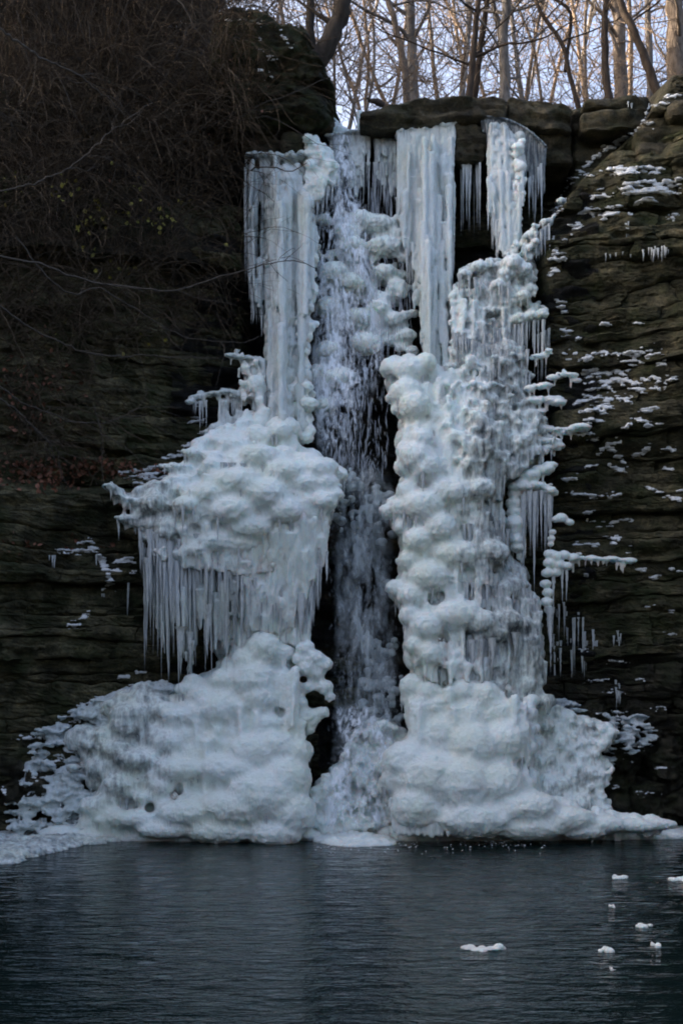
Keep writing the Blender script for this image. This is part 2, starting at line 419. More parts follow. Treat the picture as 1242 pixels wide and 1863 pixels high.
# long slabs of the rim
def slab(name, px0, px1, pyT, pyB, Yf, depth, mat, root, seed, res=0.045, top=None, rnd=0.1, bot=None, amp=0.05):
    """a weathered block: outline in photo rows, front face at Yf"""
    xa, xb = X_(px0, Yf), X_(px1, Yf); zt, zbm = Z_(pyT, Yf), Z_(pyB, Yf)
    nx = max(6, int((xb - xa) / res)); nz = max(5, int((zt - zbm) / res)); ny = max(5, int(depth / (res * 1.6)))
    Vs, Fs, off = [], [], 0
    def face(a, b, fn, flip):
        nonlocal off
        A, B = np.meshgrid(np.linspace(-1, 1, a), np.linspace(-1, 1, b), indexing='ij')
        p = fn(A.ravel(), B.ravel()); Vs.append(p)
        f = grid_faces(a, b, off); Fs.append(f[:, ::-1] if flip else f); off += a * b
    o = np.ones_like
    face(nx, nz, lambda a, b: np.stack([a, -o(a), b], 1), True)
    face(nx, nz, lambda a, b: np.stack([a, o(a), b], 1), False)
    face(nx, ny, lambda a, b: np.stack([a, b, o(a)], 1), True)
    face(nx, ny, lambda a, b: np.stack([a, b, -o(a)], 1), False)
    face(ny, nz, lambda a, b: np.stack([-o(a), a, b], 1), False)
    face(ny, nz, lambda a, b: np.stack([o(a), a, b], 1), True)
    U = np.concatenate(Vs); Fc = np.concatenate(Fs)
    H = np.array([(xb - xa) / 2, depth / 2, (zt - zbm) / 2])
    Pp = U * H
    rr = min(rnd, H.min() * 0.95)
    inner = np.clip(Pp, -(H - rr), H - rr); d = Pp - inner; L = np.linalg.norm(d, axis=1)[:, None] + 1e-9
    Pp = inner + d / L * np.minimum(L, rr)
    C = np.array([(xa + xb) / 2, Yf + depth / 2, (zt + zbm) / 2]); Vw = Pp + C
    if top is not None:
        tx = [X_(a, Yf) for a, _ in top]; tz = [Z_(b_, Yf) for _, b_ in top]
        bx = [X_(a, Yf) for a, _ in bot] if bot else [xa, xb]; bz = [Z_(b_, Yf) for _, b_ in bot] if bot else [zbm, zbm]
        v = (Vw[:, 2] - zbm) / (zt - zbm)
        lo = np.interp(Vw[:, 0], bx, bz); hi = np.interp(Vw[:, 0], tx, tz)
        Vw[:, 2] = lo + v * (hi - lo)
    q = sc3(Vw, 1.6, 1.6, 4.5) + seed * 7.3
    n1 = fbm(q, 3, seed); n2 = fbm(sc3(Vw, 7, 7, 16) + seed, 3, seed + 5)
    dirv = (Vw - C); dirv[:, 0] *= 0.25; dirv /= (np.linalg.norm(dirv, axis=1)[:, None] + 1e-9)
    Vw = Vw + dirv * (amp * 2.0 * n1 + amp * 0.7 * n2)[:, None]
    Vw[:, 1] += ledges(Vw[:, 0], Vw[:, 2], seed * 1.3, 0.11, 0.05)
    Vw[:, 2] += 0.035 * perlin(sc3(Vw, 4, 4, 1) + seed, 50)
    groove = np.exp(-((Vw[:, 2] - (lo + (hi - lo) * 0.45 if top is not None else C[2]) + 0.05 * n1) / 0.012) ** 2) * 0.03
    Vw[:, 1] += groove
    bvh_add(Vw, Fc)
    return part(name, Vw, Fc, mat, root)

rim = tag(empty('rock_ledge', (2.0, 20.5, 10.9)), 'long overhanging cap rock slabs along the top of the falls', 'rock ledge')
slab('rock_slab', 655, 921, 176, 228, 19.9, 2.2, M_cap, rim, 1, top=[(655, 200), (700, 192), (730, 184), (830, 174), (921, 178)], bot=[(655, 228), (700, 236), (760, 232), (830, 222), (921, 216)], rnd=0.09)
slab('rock_slab', 923, 1040, 176, 238, 19.95, 2.2, M_cap, rim, 2, top=[(923, 178), (980, 184), (1040, 196)], bot=[(923, 220), (980, 238), (1040, 240)], rnd=0.07)
slab('rock_slab', 1041, 1062, 198, 240, 20.1, 1.6, M_cap, rim, 3, rnd=0.08)
slab('rock_slab', 1060, 1186, 172, 200, 19.85, 2.0, M_cap, rim, 4, top=[(1060, 186), (1080, 178), (1140, 172), (1175, 175), (1186, 186)], rnd=0.08)
slab('rock_slab', 1058, 1180, 199, 236, 19.8, 2.0, M_cap, rim, 5, rnd=0.08)
slab('rock_slab', 1182, 1262, 162, 205, 19.45, 2.0, M_cap, rim, 6, top=[(1182, 196), (1200, 178), (1225, 165), (1262, 160)], rnd=0.14)
slab('rock_slab', 1215, 1300, 178, 214, 19.25, 1.5, M_cap, rim, 7, rnd=0.14)
slab('rock_slab', 968, 1042, 241, 300, 20.1, 1.2, M_cap, rim, 8, rnd=0.1)
slab('rock_slab', 1044, 1160, 238, 345, 20.3, 1.0, M_cap, rim, 9, rnd=0.1)
slab('rock_slab', 818, 884, 222, 296, 20.0, 1.0, M_cap, rim, 10, rnd=0.12)
slab('rock_slab', 1158, 1290, 206, 300, 19.5, 1.4, M_cap, rim, 11, top=[(1158, 222), (1180, 208), (1290, 204)], rnd=0.12)
for a, b_, c_, d_, s_ in ((480, 606, 196, 232, 12), (430, 560, 228, 240, 13), (510, 552, 240, 277, 14), (440, 512, 238, 282, 15)):
    slab('rock_slab', a, b_, c_, d_, 20.1 if s_ != 14 else 19.85, 1.4, M_cap, rim, s_, rnd=0.08)
o_ = slab('mossy_boulder', 372, 606, 4, 222, 19.6, 3.0, M_moss, None, 20, top=[(340, 60), (372, 10), (400, 2), (470, 4), (520, 18), (560, 48), (585, 85), (606, 120)], bot=[(372, 230), (606, 215)], rnd=0.5, amp=0.10)
tag(o_, 'big dark mossy rock outcrop at the top left of the falls', 'rock outcrop')

for k, (x0, x1, y0, y1, d) in enumerate(((-20, 60, 1300, 1380, 18.9), (40, 130, 1330, 1400, 18.8), (-30, 50, 1380, 1470, 18.5), (45, 120, 1400, 1478, 18.5), (110, 210, 1440, 1490, 18.6), (100, 180, 1290, 1345, 19.0), (190, 260, 1400, 1455, 18.9), (0, 80, 1260, 1310, 19.2), (160, 260, 1250, 1300, 19.1))):
    slab('boulder', x0, x1, y0, y1, d, 1.2, M_wetR, cliffL, 30 + k, rnd=0.35, amp=0.12, res=0.035)
for k, (x0, x1, y0, y1, d) in enumerate(((1090, 1160, 1400, 1485, 19.0), (1150, 1230, 1420, 1490, 18.9), (1100, 1180, 1340, 1410, 19.2), (1180, 1260, 1350, 1430, 19.0), (1040, 1120, 1290, 1350, 19.3), (1130, 1220, 1280, 1350, 19.2), (1210, 1280, 1430, 1500, 18.7), (980, 1060, 1300, 1470, 19.1))):
    slab('boulder', x0, x1, y0, y1, d, 1.2, M_wetR, cliffR, 50 + k, rnd=0.35, amp=0.12, res=0.035)

# plateau and wooded hillside behind the rim
def ground_z(x, y):
    base = np.interp(y, [20, 21.3, 24, 60, 66, 90, 140], [10.5, 10.9, 12.0, 28.2, 28.0, 22, 18]) - 0.9 * np.exp(-((np.asarray(x) - 0.1) / 0.7) ** 2) * np.clip((30 - np.asarray(y)) / 6, 0, 1)
    left = np.clip((-0.9 - x) / 3.0, 0, 1.6)
    return base + left * 3.2 * np.clip((y - 19.5) / 3.0, 0, 1)
xs = np.concatenate([np.linspace(-60, -8, 50), np.linspace(-7.8, 7.8, 90), np.linspace(8, 60, 50)]); ys = np.concatenate([np.linspace(20.6, 30, 30), np.linspace(31, 140, 70)])
A, B = np.meshgrid(xs, ys, indexing='ij'); A = A.ravel(); B = B.ravel()
Zg = ground_z(A, B) + 0.15 * fbm(np.stack([A * 0.6, B * 0.6, A * 0], 1), 3, 70)
hill = link('wooded_hillside', new_mesh('wooded_hillside', np.stack([A, B, Zg], 1), grid_faces(len(xs), len(ys))), M_soil); hill['kind'] = 'structure'
# brushy slope above the left cliff
xs = np.linspace(-14, -0.95, 150); ts = np.linspace(0, 1, 60)
A, B = np.meshgrid(xs, ts, indexing='ij'); A = A.ravel(); B = B.ravel()
Zs = 8.6 + B * 8.5 * np.clip((-A - 0.4) / 2.4, 0.28, 1)
Ys = S(A, np.full_like(A, 8.0)) - 0.25 + B * 3.4 + 0.35 * fbm(np.stack([A, Zs, A * 0], 1), 4, 77)
Vh = np.stack([A, Ys, Zs], 1); fh = grid_faces(150, 60)[:, ::-1]
bvh_add(Vh, fh)
hs = link('brushy_slope', new_mesh('brushy_slope', Vh, fh), M_soil); hs['kind'] = 'structure'

# side walls of the gorge toward the viewer, and the viewer's bank: they shut out the low sky
for nm, sx in (('gorge_side', -1), ('gorge_side', 1)):
    ys = np.linspace(-14, 19.5, 90); zs = np.linspace(-0.6, 12.0 if sx < 0 else 11, 30)
    A, B = np.meshgrid(ys, zs, indexing='ij'); A = A.ravel(); B = B.ravel()
    Xw = sx * (np.interp(A, [-14, 5, 15, 19.5], [13, 11, 8.5, 6.6]) + 0.25 * B) + 0.5 * fbm(np.stack([A, B * 3, A * 0 + sx], 1) * 0.7, 4, 80)
    o = link(nm, new_mesh(nm, np.stack([Xw, A, B], 1), grid_faces(90, 30)), M_rock); o['kind'] = 'structure'
xs = np.linspace(-40, 40, 60); ys = np.linspace(-60, -1.5, 40)
A, B = np.meshgrid(xs, ys, indexing='ij'); A = A.ravel(); B = B.ravel()
Zb = np.interp(B, [-60, -12, -3, -1.5], [9, 1.5, 0.4, -0.4]) + 0.2 * fbm(np.stack([A * 0.5, B * 0.5, A * 0], 1), 3, 90)
o = link('near_bank', new_mesh('near_bank', np.stack([A, B, Zb], 1), grid_faces(60, 40)), M_soil); o['kind'] = 'structure'

# pool
nx_, ny_ = 260, 420
xs = np.linspace(-13, 13, nx_); ys = np.linspace(-3, 20, ny_)
A, B = np.meshgrid(xs, ys, indexing='ij'); A = A.ravel(); B = B.ravel()
Zp = 0.006 * perlin(np.stack([A * 1.6, B * 4.5, A * 0], 1), 2) + 0.004 * perlin(np.stack([A * 3.5, B * 8, A * 0 + 3], 1), 4)
o = link('pool_water', new_mesh('pool_water', np.stack([A, B, Zp], 1), grid_faces(nx_, ny_)), M_water); o['kind'] = 'structure'

BVH = BVHTree.FromPolygons(np.concatenate(BV).tolist(), np.concatenate(BF).tolist())
def hit(px, py, default=19.5):
    """the rock surface seen in this direction of the photograph"""
    o = Vector((0, 0, EYE)); d = Vector((X_(px, 1.0), 1.0, (HOR - py) / F)).normalized()
    loc, n, i, dist = BVH.ray_cast(o, d)
    if loc is None: return P(px, py, default), np.array([0, -1.0, 0])
    return np.array(loc), np.array(n)
print('structure', time.time() - T0)

# ---------------------------------------------------------------- ice
def ico(sub=2):
    import bmesh
    bm = bmesh.new(); bmesh.ops.create_icosphere(bm, subdivisions=sub, radius=1.0)
    V = np.array([v.co[:] for v in bm.verts]); Fc = np.array([[v.index for v in f.verts] for f in bm.faces]); bm.free()
    return V, Fc
ICO = ico(2)
class Prims:
    def __init__(s): s.V = []; s.T = []; s.n = 0
    def ball(s, c, r):
        r = np.asarray(r, float) * np.ones(3)
        s.V.append(ICO[0] * r + np.asarray(c)); s.T.append(ICO[1] + s.n); s.n += len(ICO[0])
    def pball(s, px, py, Y, rp, sx=1, sy=1, sz=1):
        r = rp * Y / F
        s.ball(P(px, py, Y), (r * sx, r * sy, r * sz))
    def col(s, p0, p1, r0, r1, K=7, S_=10, wob=0.12, flat=1.0):
        """a lumpy tapering column from p0 (top) to p1"""
        p0 = np.asarray(p0, float); p1 = np.asarray(p1, float)
        t = np.linspace(0, 1, K)[:, None]
        pts = p0 + (p1 - p0) * t
        rad = (r0 + (r1 - r0) * t[:, 0]) * (1 + wob * RNG.normal(size=K))
        rad = np.abs(rad) + 0.003; L = np.linalg.norm(p1 - p0)
        pts = np.concatenate([[p0 + [0, 0, r0 * 0.6]], pts, [p1 - [0, 0, r1 * 0.8]]]); rad = np.concatenate([[rad[0] * 0.35], rad, [rad[-1] * 0.3]])
        a = np.arange(S_) * 2 * np.pi / S_; K2 = len(pts)
        ring = np.stack([np.cos(a), np.sin(a) * flat, a * 0], 1)
        V = pts[:, None] + rad[:, None, None] * ring[None]
        V = np.concatenate([V.reshape(-1, 3), pts[:1], pts[-1:]])
        i = np.arange(K2 - 1)[:, None] * S_; j = np.arange(S_)[None]; j2 = (np.arange(S_) + 1)[None] % S_
        q = np.stack([i + j, i + j2, i + S_ + j2, i + S_ + j], -1).reshape(-1, 4)
        tri = np.concatenate([q[:, [0, 2, 1]], q[:, [0, 3, 2]]])
        c0, c1 = K2 * S_, K2 * S_ + 1; jj = np.arange(S_); jn = (jj + 1) % S_
        tri = np.concatenate([tri, np.stack([jj * 0 + c0, jj, jn], 1)[:, [0, 1, 2]], np.stack([jj * 0 + c1, (K2 - 1) * S_ + jn, (K2 - 1) * S_ + jj], 1)])
        s.V.append(V); s.T.append(tri + s.n); s.n += len(V)
    def pcol(s, px0, py0, px1, py1, Y0, Y1, r0, r1, **kw):
        s.col(P(px0, py0, Y0), P(px1, py1, Y1), r0 * Y0 / F, r1 * Y1 / F, **kw)

DG = None
def ice_body(name, pr, mat, root, voxel=0.02, smooth=3, close=0.0, amp=0.02, freq=(7, 7, 7), amp2=0.008, clear=0.0, clearfn=None, flute=0.016, drips=0, dl=(0.1, 0.4)):
    V = np.concatenate(pr.V); T = np.concatenate(pr.T)
    me = new_mesh('tmp', V, T); ob = bpy.data.objects.new('tmp', me); COL.objects.link(ob)
    md = ob.modifiers.new('r', 'REMESH'); md.mode = 'VOXEL'; md.voxel_size = voxel
    if close:
        mdd = ob.modifiers.new('d', 'DISPLACE'); mdd.strength = close; mdd.mid_level = 0.0
        md2 = ob.modifiers.new('r2', 'REMESH'); md2.mode = 'VOXEL'; md2.voxel_size = voxel
    if smooth:
        ms = ob.modifiers.new('s', 'SMOOTH'); ms.iterations = smooth; ms.factor = 0.5
    dg = bpy.context.evaluated_depsgraph_get(); ev = ob.evaluated_get(dg)
    m2 = ev.to_mesh(); nv = len(m2.vertices); npoly = len(m2.polygons)
    co = np.empty(nv * 3, np.float32); m2.vertices.foreach_get('co', co); co = co.reshape(-1, 3).astype(float)
    no = np.empty(nv * 3, np.float32); m2.vertex_normals.foreach_get('vector', no); no = no.reshape(-1, 3)
    lt = np.empty(npoly, np.int32); m2.polygons.foreach_get('loop_total', lt)
    li = np.empty(len(m2.loops), np.int32); m2.loops.foreach_get('vertex_index', li)
    ev.to_mesh_clear(); bpy.data.objects.remove(ob); bpy.data.meshes.remove(me)
    assert (lt == 4).all()
    Q = li.reshape(-1, 4)
    f = np.array(freq, float)
    wq = co + 0.06 * np.stack([perlin(co * 4, 71), perlin(co * 4, 72), perlin(co * 4, 73)], 1)
    d = amp * (np.abs(perlin(wq * f, 1)) * 1.9 - 0.4) + amp2 * (np.abs(perlin(wq * f * 2.4, 2)) * 1.9 - 0.35) + amp2 * 0.7 * perlin(wq * f * 5.5, 3)
    steep = sstep((0.35 - no[:, 2]) / 0.7) * sstep(perlin(co * 1.3, 74) + 0.65)
    fl = np.abs(perlin(wq * np.array([9.0, 9.0, 0.9]), 75)) * 1.6 - 0.45 + 0.5 * perlin(wq * np.array([24.0, 24.0, 1.5]), 76)
    d = d + flute * steep * fl
    co = co + no * (d - close)[:, None]
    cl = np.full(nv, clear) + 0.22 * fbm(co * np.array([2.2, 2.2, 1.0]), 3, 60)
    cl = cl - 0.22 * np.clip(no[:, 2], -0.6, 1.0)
    if clearfn is not None: cl = cl + clearfn(co)
    co[:, 2] = np.maximum(co[:, 2], -0.15)
    if drips:
        cand = np.where((no[:, 2] < -0.45) & (no[:, 1] < 0.1) & (co[:, 2] > 0.25))[0]
        if len(cand):
            for i in RNG.choice(cand, min(drips, len(cand)), replace=False):
                o = bpy.data.objects.new('icicle', random.choice(ICL)); COL.objects.link(o); o.parent = root
                o.location = Vector(co[i] + np.array([0, 0.02, 0.03])) - root.location
                L = dl[0] + (dl[1] - dl[0]) * random.random() ** 2; r_ = random.uniform(0.010, 0.016) + 0.045 * L
                o.scale = (r_, r_, L); o.rotation_euler = (0, 0, random.uniform(0, 6.28))
    return part(name, co, Q, mat, root, attr={'clear': cl})

def poly_in(poly, pts):
    poly = np.asarray(poly, float); x, y = pts[:, 0], pts[:, 1]; ins = np.zeros(len(pts), bool); n = len(poly)
    for i in range(n):
        x1, y1 = poly[i]; x2, y2 = poly[(i + 1) % n]
        c = ((y1 > y) != (y2 > y)) & (x < (x2 - x1) * (y - y1) / (y2 - y1 + 1e-12) + x1); ins ^= c
    return ins
def poly_dist(poly, pts):
    poly = np.asarray(poly, float); d = np.full(len(pts), 1e9); n = len(poly)
    for i in range(n):
        a = poly[i]; b_ = poly[(i + 1) % n]; ab = b_ - a
        t = np.clip(((pts - a) @ ab) / (ab @ ab + 1e-9), 0, 1)
        d = np.minimum(d, np.linalg.norm(pts - (a + t[:, None] * ab), axis=1))
    return d
def YI(py):
    return np.interp(py, [200, 240, 400, 650, 800, 1000, 1250, 1400, 1530, 1600], [20.4, 20.3, 20.1, 19.5, 19.0, 18.9, 18.55, 18.3, 18.02, 18.0])
def scatter(pr, poly, n, rmin, rmax, Yfn, jit=0.25, flat=(1, 0.8, 0.85), bulge=0.0, power=2.0, drip=0.35):
    """lumps spread through a traced outline"""
    poly = np.asarray(poly, float); lo = poly.min(0); hi = poly.max(0)
    c = RNG.uniform(lo, hi, size=(n * 12, 2)); c = c[poly_in(poly, c)]
    d = poly_dist(poly, c); k = 0
    for (x, y), dd in zip(c, d):
        r = rmin + (rmax - rmin) * RNG.random() ** power
        if dd < r * 0.75:
            r = dd / 0.75
            if r < rmin * 0.8: continue
        Y = float(Yfn(x, y)) + RNG.uniform(-jit, jit) - bulge * min(dd, 60) / 60 + r * 18.8 / F * 0.3
        pr.pball(x, y, Y, r, flat[0] * RNG.uniform(0.85, 1.25), flat[1], flat[2] * RNG.uniform(0.8, 1.1)); k += 1
        if drip and random.random() < drip:
            for q_ in range(random.randint(1, 3)):
                xx = x + random.uniform(-0.7, 0.7) * r; pr.pcol(xx, y, xx, y + r * random.uniform(1.0, 2.2), Y - 0.6 * r * Y / F, Y - 0.6 * r * Y / F, random.uniform(2, 4.5), 1.5, K=5, S_=8)
        if k >= n: break
def backfill(pr, poly, Yfn, step=26, r=24, off=0.28, bulge=0.0):
    poly = np.asarray(poly, float); lo = poly.min(0); hi = poly.max(0)
    gx, gy = np.meshgrid(np.arange(lo[0], hi[0], step), np.arange(lo[1], hi[1], step)); c = np.stack([gx.ravel(), gy.ravel()], 1)
    c = c[poly_in(poly, c)]; d = poly_dist(poly, c)
    for (x, y), dd in zip(c, d):
        rr = min(r, dd) * RNG.uniform(0.85, 1.1); x += RNG.uniform(-0.4, 0.4) * step * (dd > step); y += RNG.uniform(-0.5, 0.5) * step * (dd > step)
        if rr < 7: continue
        pr.pball(x, y, float(Yfn(x, y)) + off - bulge * min(dd, 60) / 60, rr * 1.12, 1, 1.3, 1)

# icicle shapes: unit length hanging from the origin
ICL = []
for k in range(10):
    rg = np.random.default_rng(200 + k); K = 16
    t = np.linspace(0, 1, K)
    prof = (1 - t) ** (0.75 + 0.5 * rg.random()) * (1 + 0.16 * np.sin(t * rg.uniform(20, 45) + rg.random() * 6) + 0.08 * rg.normal(size=K)); prof[-1] = 0.01
    prof[0] *= 1.25
    cx = np.cumsum(rg.normal(size=K)) * 0.05; cy = np.cumsum(rg.normal(size=K)) * 0.05
    pts = np.stack([cx, cy, -t], 1)[None]
    a = np.arange(8) * 2 * np.pi / 8
    V = np.stack([cx[:, None] + prof[:, None] * np.cos(a), cy[:, None] + prof[:, None] * np.sin(a), np.repeat(-t[:, None], 8, 1)], -1).reshape(-1, 3)
    i = np.arange(K - 1)[:, None] * 8; j = np.arange(8)[None]; j2 = (np.arange(8) + 1)[None] % 8
    q = np.stack([i + j, i + 8 + j, i + 8 + j2, i + j2], -1).reshape(-1, 4)
    me = new_mesh('icicle', V, q, attr={'clear': 0.25 + 0.3 * RNG.random(len(V)) * 0 + 0.25 * t.repeat(8)})
    me.materials.append(M_icicle); ICL.append(me)
def icicle(root, px, py, Y, length, rad):
    """length and radius in photo pixels"""
    o = bpy.data.objects.new('icicle', random.choice(ICL)); COL.objects.link(o); o.parent = root
    s = Y / F
    o.location = Vector(P(px, py, Y)) - root.location
    o.scale = (rad * s, rad * s, length * s); o.rotation_euler = (random.uniform(-.02, .02), random.uniform(-.02, .02), random.uniform(0, 6.28))
    return o
def fringe(root, pts, n, lmin, lmax, rmin, rmax, Yfn, power=1.6, jy=0.06):
    """icicles along a traced edge"""
    pts = np.asarray(pts, float); seg = np.linalg.norm(np.diff(pts, axis=0), axis=1); cum = np.concatenate([[0], np.cumsum(seg)])
    for k in range(n):
        t = random.random() * cum[-1]; x = np.interp(t, cum, pts[:, 0]); y = np.interp(t, cum, pts[:, 1])
        u = random.random() ** power; l = lmin + (lmax - lmin) * u
        icicle(root, x, y - 4, float(Yfn(x, y)) + random.uniform(-jy, jy), l, rmin + (rmax - rmin) * (0.35 + 0.65 * u) * random.uniform(0.6, 1.0))
Yf = lambda x, y: YI(y)

def formation(name, label, px, py, cat='ice formation', group=None):
    return tag(empty(name, P(px, py, YI(py))), label, cat, group)
def curtain(pr, poly, n, rmin, rmax, Yfn, lmin, lmax, jit=0.15, taper=0.55):
    """fluted ice: many vertical columns inside an outline"""
    poly = np.asarray(poly, float); lo = poly.min(0); hi = poly.max(0); k = 0; tries = 0
    while k < n and tries < n * 40:
        tries += 1
        x = random.uniform(lo[0], hi[0]); y0 = random.uniform(lo[1] - 5, hi[1])
        r = random.uniform(rmin, rmax)
        L = random.uniform(lmin, lmax); ys = np.arange(y0, y0 + L, 8.0)
        pp = np.stack([np.full_like(ys, x), ys], 1); ins = poly_in(poly, pp)
        if not ins[0]: continue
        e = len(ys) if ins.all() else int(np.argmin(ins))
        if e < 3: continue
        if poly_dist(poly, pp[:1])[0] < r * 0.5: continue
        y1 = ys[e - 1]; full = e == len(ys)
        Yy = random.uniform(-jit, jit)
        x1 = x + random.uniform(-4, 4)
        pr.pcol(x, y0, x1, y1, float(Yfn(x, y0)) + Yy, float(Yfn(x, y1)) + Yy, r, r * (taper * random.uniform(0.4, 1.2)), K=max(5, int(L / 22)), S_=8, wob=0.14)
        k += 1

# A: the tall curtain on the left
fA = formation('ice_curtain', 'tall fluted ice curtain at upper left below the square corner stone', 510, 290, 'ice curtain')
pr = Prims()
pA1 = [(450, 282), (548, 277), (556, 400), (530, 470), (520, 560), (492, 570), (470, 560), (455, 520), (446, 420), (444, 340)]
pA2 = [(486, 300), (560, 300), (572, 380), (580, 430), (572, 500), (560, 560), (566, 600), (548, 650), (560, 700), (572, 770), (540, 800), (490, 790), (480, 700), (484, 560), (480, 420)]
YA = lambda x, y: np.interp(y, [270, 500, 790], [19.85, 19.65, 19.2]) + 0.12 * math.sin(x * 0.12) + 0.15 * abs((x - 515) / 65.0) ** 2
backfill(pr, [(470, 300), (548, 300), (540, 440), (490, 520), (470, 420)], YA, 18, 14, 0.2); backfill(pr, pA2, YA, 20, 22, 0.06)
curtain(pr, pA1, 150, 2.5, 6, YA, 50, 220, 0.16); curtain(pr, pA2, 120, 3, 9, lambda x, y: YA(x, y) - 0.18, 50, 300, 0.13)
scatter(pr, [(484, 330), (570, 330), (575, 500), (560, 780), (490, 780), (484, 600)], 70, 6, 14, lambda x, y: YA(x, y) - 0.14, 0.1, (0.9, 0.9, 1.5))
for x_ in range(452, 556, 6): pr.pball(x_, 286 + random.uniform(-3, 4), 19.9, random.uniform(5, 9), 1.2, 3, 0.9)
ice_body('ice_mass', pr, M_curt, fA, 0.016, 2, 0.0, 0.012, (10, 10, 3), 0.006, 0.12, lambda c: 0.45 * sstep((-0.72 - c[:, 0]) / 0.7) * sstep((c[:, 2] - 7.4) / 1.5) - 0.25 * sstep((7.6 - c[:, 2]) / 1.5))
fringe(fA, [(448, 400), (456, 520), (472, 560), (500, 560)], 34, 25, 75, 2, 4.5, YA)
fringe(fA, [(448, 290), (446, 330), (448, 420)], 14, 60, 150, 1.5, 3, lambda x, y: 19.8)
fA2 = formation('ice_lumps', 'chain of rounded ice lumps down the right edge of the left curtain', 585, 600)
pr = Prims()
for x, y, r in ((556, 505, 16), (566, 470, 15), (558, 560, 14), (560, 595, 13), (548, 590, 18), (552, 640, 12), (545, 700, 22), (560, 735, 18), (555, 705, 16), (540, 660, 20), (535, 790, 30), (556, 797, 14), (515, 780, 32), (545, 745, 22), (530, 715, 25), (552, 612, 17), (572, 590, 9), (568, 530, 12)):
    pr.pball(x, y, float(YA(x, y)) - 0.12, r, 1.05, 1, 0.75)
scatter(pr, [(535, 430), (585, 420), (575, 520), (572, 600), (560, 640), (575, 700), (570, 800), (500, 830), (490, 780), (530, 640)], 60, 7, 16, lambda x, y: float(YA(x, y)) - 0.05, 0.1)
ice_body('ice_mass', pr, M_ice, fA2, 0.018, 4, 0.03, 0.015, (8, 8, 8), 0.006, -0.2)
# snow cap beside the corner stone
fS = formation('snowy_ice_cap', 'white snowy ice cap spilling beside the square corner stone', 585, 300, 'snowy ice')
pr = Prims()
pS = [(545, 242), (575, 244), (596, 268), (606, 285), (618, 312), (612, 336), (590, 350), (580, 372), (556, 388), (540, 372), (548, 330), (556, 300), (556, 270)]
backfill(pr, pS, lambda x, y: 19.85, 16, 15, 0.1); scatter(pr, pS, 60, 6, 15, lambda x, y: 19.75, 0.1)
ice_body('ice_mass', pr, M_ice, fS, 0.018, 3, 0.03, 0.02, (9, 9, 9), 0.01, -0.35)
fringe(fS, [(552, 380), (590, 345), (612, 335)], 26, 15, 55, 2, 4, lambda x, y: 19.75)

fT = formation('snowy_ice_cap', 'sloping white ice spill in the open notch at the left end of the cap rock', 620, 235, 'snowy ice')
pr = Prims()
scatter(pr, [(590, 203), (600, 208), (640, 240), (655, 246), (655, 262), (600, 262), (592, 240)], 120, 4, 9, lambda x, y: 20.5, 0.15, drip=0.1)
backfill(pr, [(592, 215), (640, 246), (640, 262), (596, 262)], lambda x, y: 20.5, 8, 9, 0.2)
for k in range(14): pr.pcol(random.uniform(648, 658), random.uniform(200, 215), random.uniform(646, 660), random.uniform(232, 244), 20.3, 20.3, random.uniform(2, 3.5), 1.5, S_=8)
ice_body('ice_mass', pr, M_ice, fT, 0.017, 2, 0.01, 0.012, (9, 9, 9), 0.006, 0.1)
# lip sheet
fL = formation('ice_sheet', 'thin clear ice sheet over black rock just under the cap rock lip', 680, 280, 'ice sheet')
pr = Prims()
for k in range(85):
    x = random.choice([random.uniform(600, 728), random.uniform(634, 662), random.uniform(700, 726)]); y0 = np.interp(x, [600, 640, 730], [246, 240, 232]); L = random.uniform(40, 125)
    pr.pcol(x, y0, x + random.uniform(-2, 2), y0 + L, 20.35, 20.15, random.uniform(2, 4.5), random.uniform(1, 2.5), K=6, S_=8, wob=0.2)
for x in range(596, 735, 7): pr.pball(x, np.interp(x, [600, 640, 735], [248, 241, 234]), 20.3, 6, 1.2, 1.5, 0.7)
ice_body('ice_mass', pr, M_curt, fL, 0.016, 1, 0.0, 0.006, (9, 9, 3), 0.005, 0.42)
fringe(fL, [(600, 300), (730, 300)], 50, 25, 95, 1.2, 2.6, lambda x, y: 20.2, 1.0)

# B: broad middle curtain
fB = formation('ice_curtain', 'broad pale ice curtain hanging from the middle of the cap rock', 775, 235, 'ice curtain')
pr = Prims()
pB = [(724, 240), (826, 224), (828, 330), (824, 420), (818, 500), (814, 600), (812, 690), (790, 720), (772, 640), (764, 560), (758, 510), (742, 470), (730, 440), (722, 380), (720, 300)]
YB = lambda x, y: np.interp(y, [220, 450, 720], [19.95, 19.75, 19.25]) + 0.28 * ((x - 778) / 52.0) ** 2 + 0.1 * math.sin(x * 0.16)
backfill(pr, [(728, 330), (822, 320), (812, 690), (770, 640), (745, 460)], YB, 18, 16, 0.2); curtain(pr, pB, 150, 2.5, 8, YB, 60, 300, 0.16); curtain(pr, pB, 40, 6, 11, YB, 30, 120, 0.12, 0.3)
scatter(pr, [(735, 460), (815, 440), (810, 700), (770, 640)], 40, 6, 12, lambda x, y: YB(x, y) - 0.05, 0.1, (0.9, 0.9, 1.5))
for k in range(60):
    x = random.uniform(722, 826); pr.pcol(x, np.interp(x, [720, 826], [240, 226]), x, random.uniform(300, 420), 20.0, 19.9, random.uniform(2, 4), 2, S_=8)
for x_ in range(724, 828, 6): pr.pball(x_, np.interp(x_, [724, 826], [245, 230]) + random.uniform(-1, 4), 20.12, random.uniform(4, 6), 1.5, 4, 0.8)
ice_body('ice_mass', pr, M_curt, fB, 0.016, 1, 0.0, 0.010, (11, 11, 2.5), 0.006, 0.02, lambda c: 0.45 * sstep((c[:, 2] - 10.2) / 0.7))
fringe(fB, [(722, 360), (732, 440), (760, 500), (770, 560)], 34, 30, 80, 2, 4, YB)
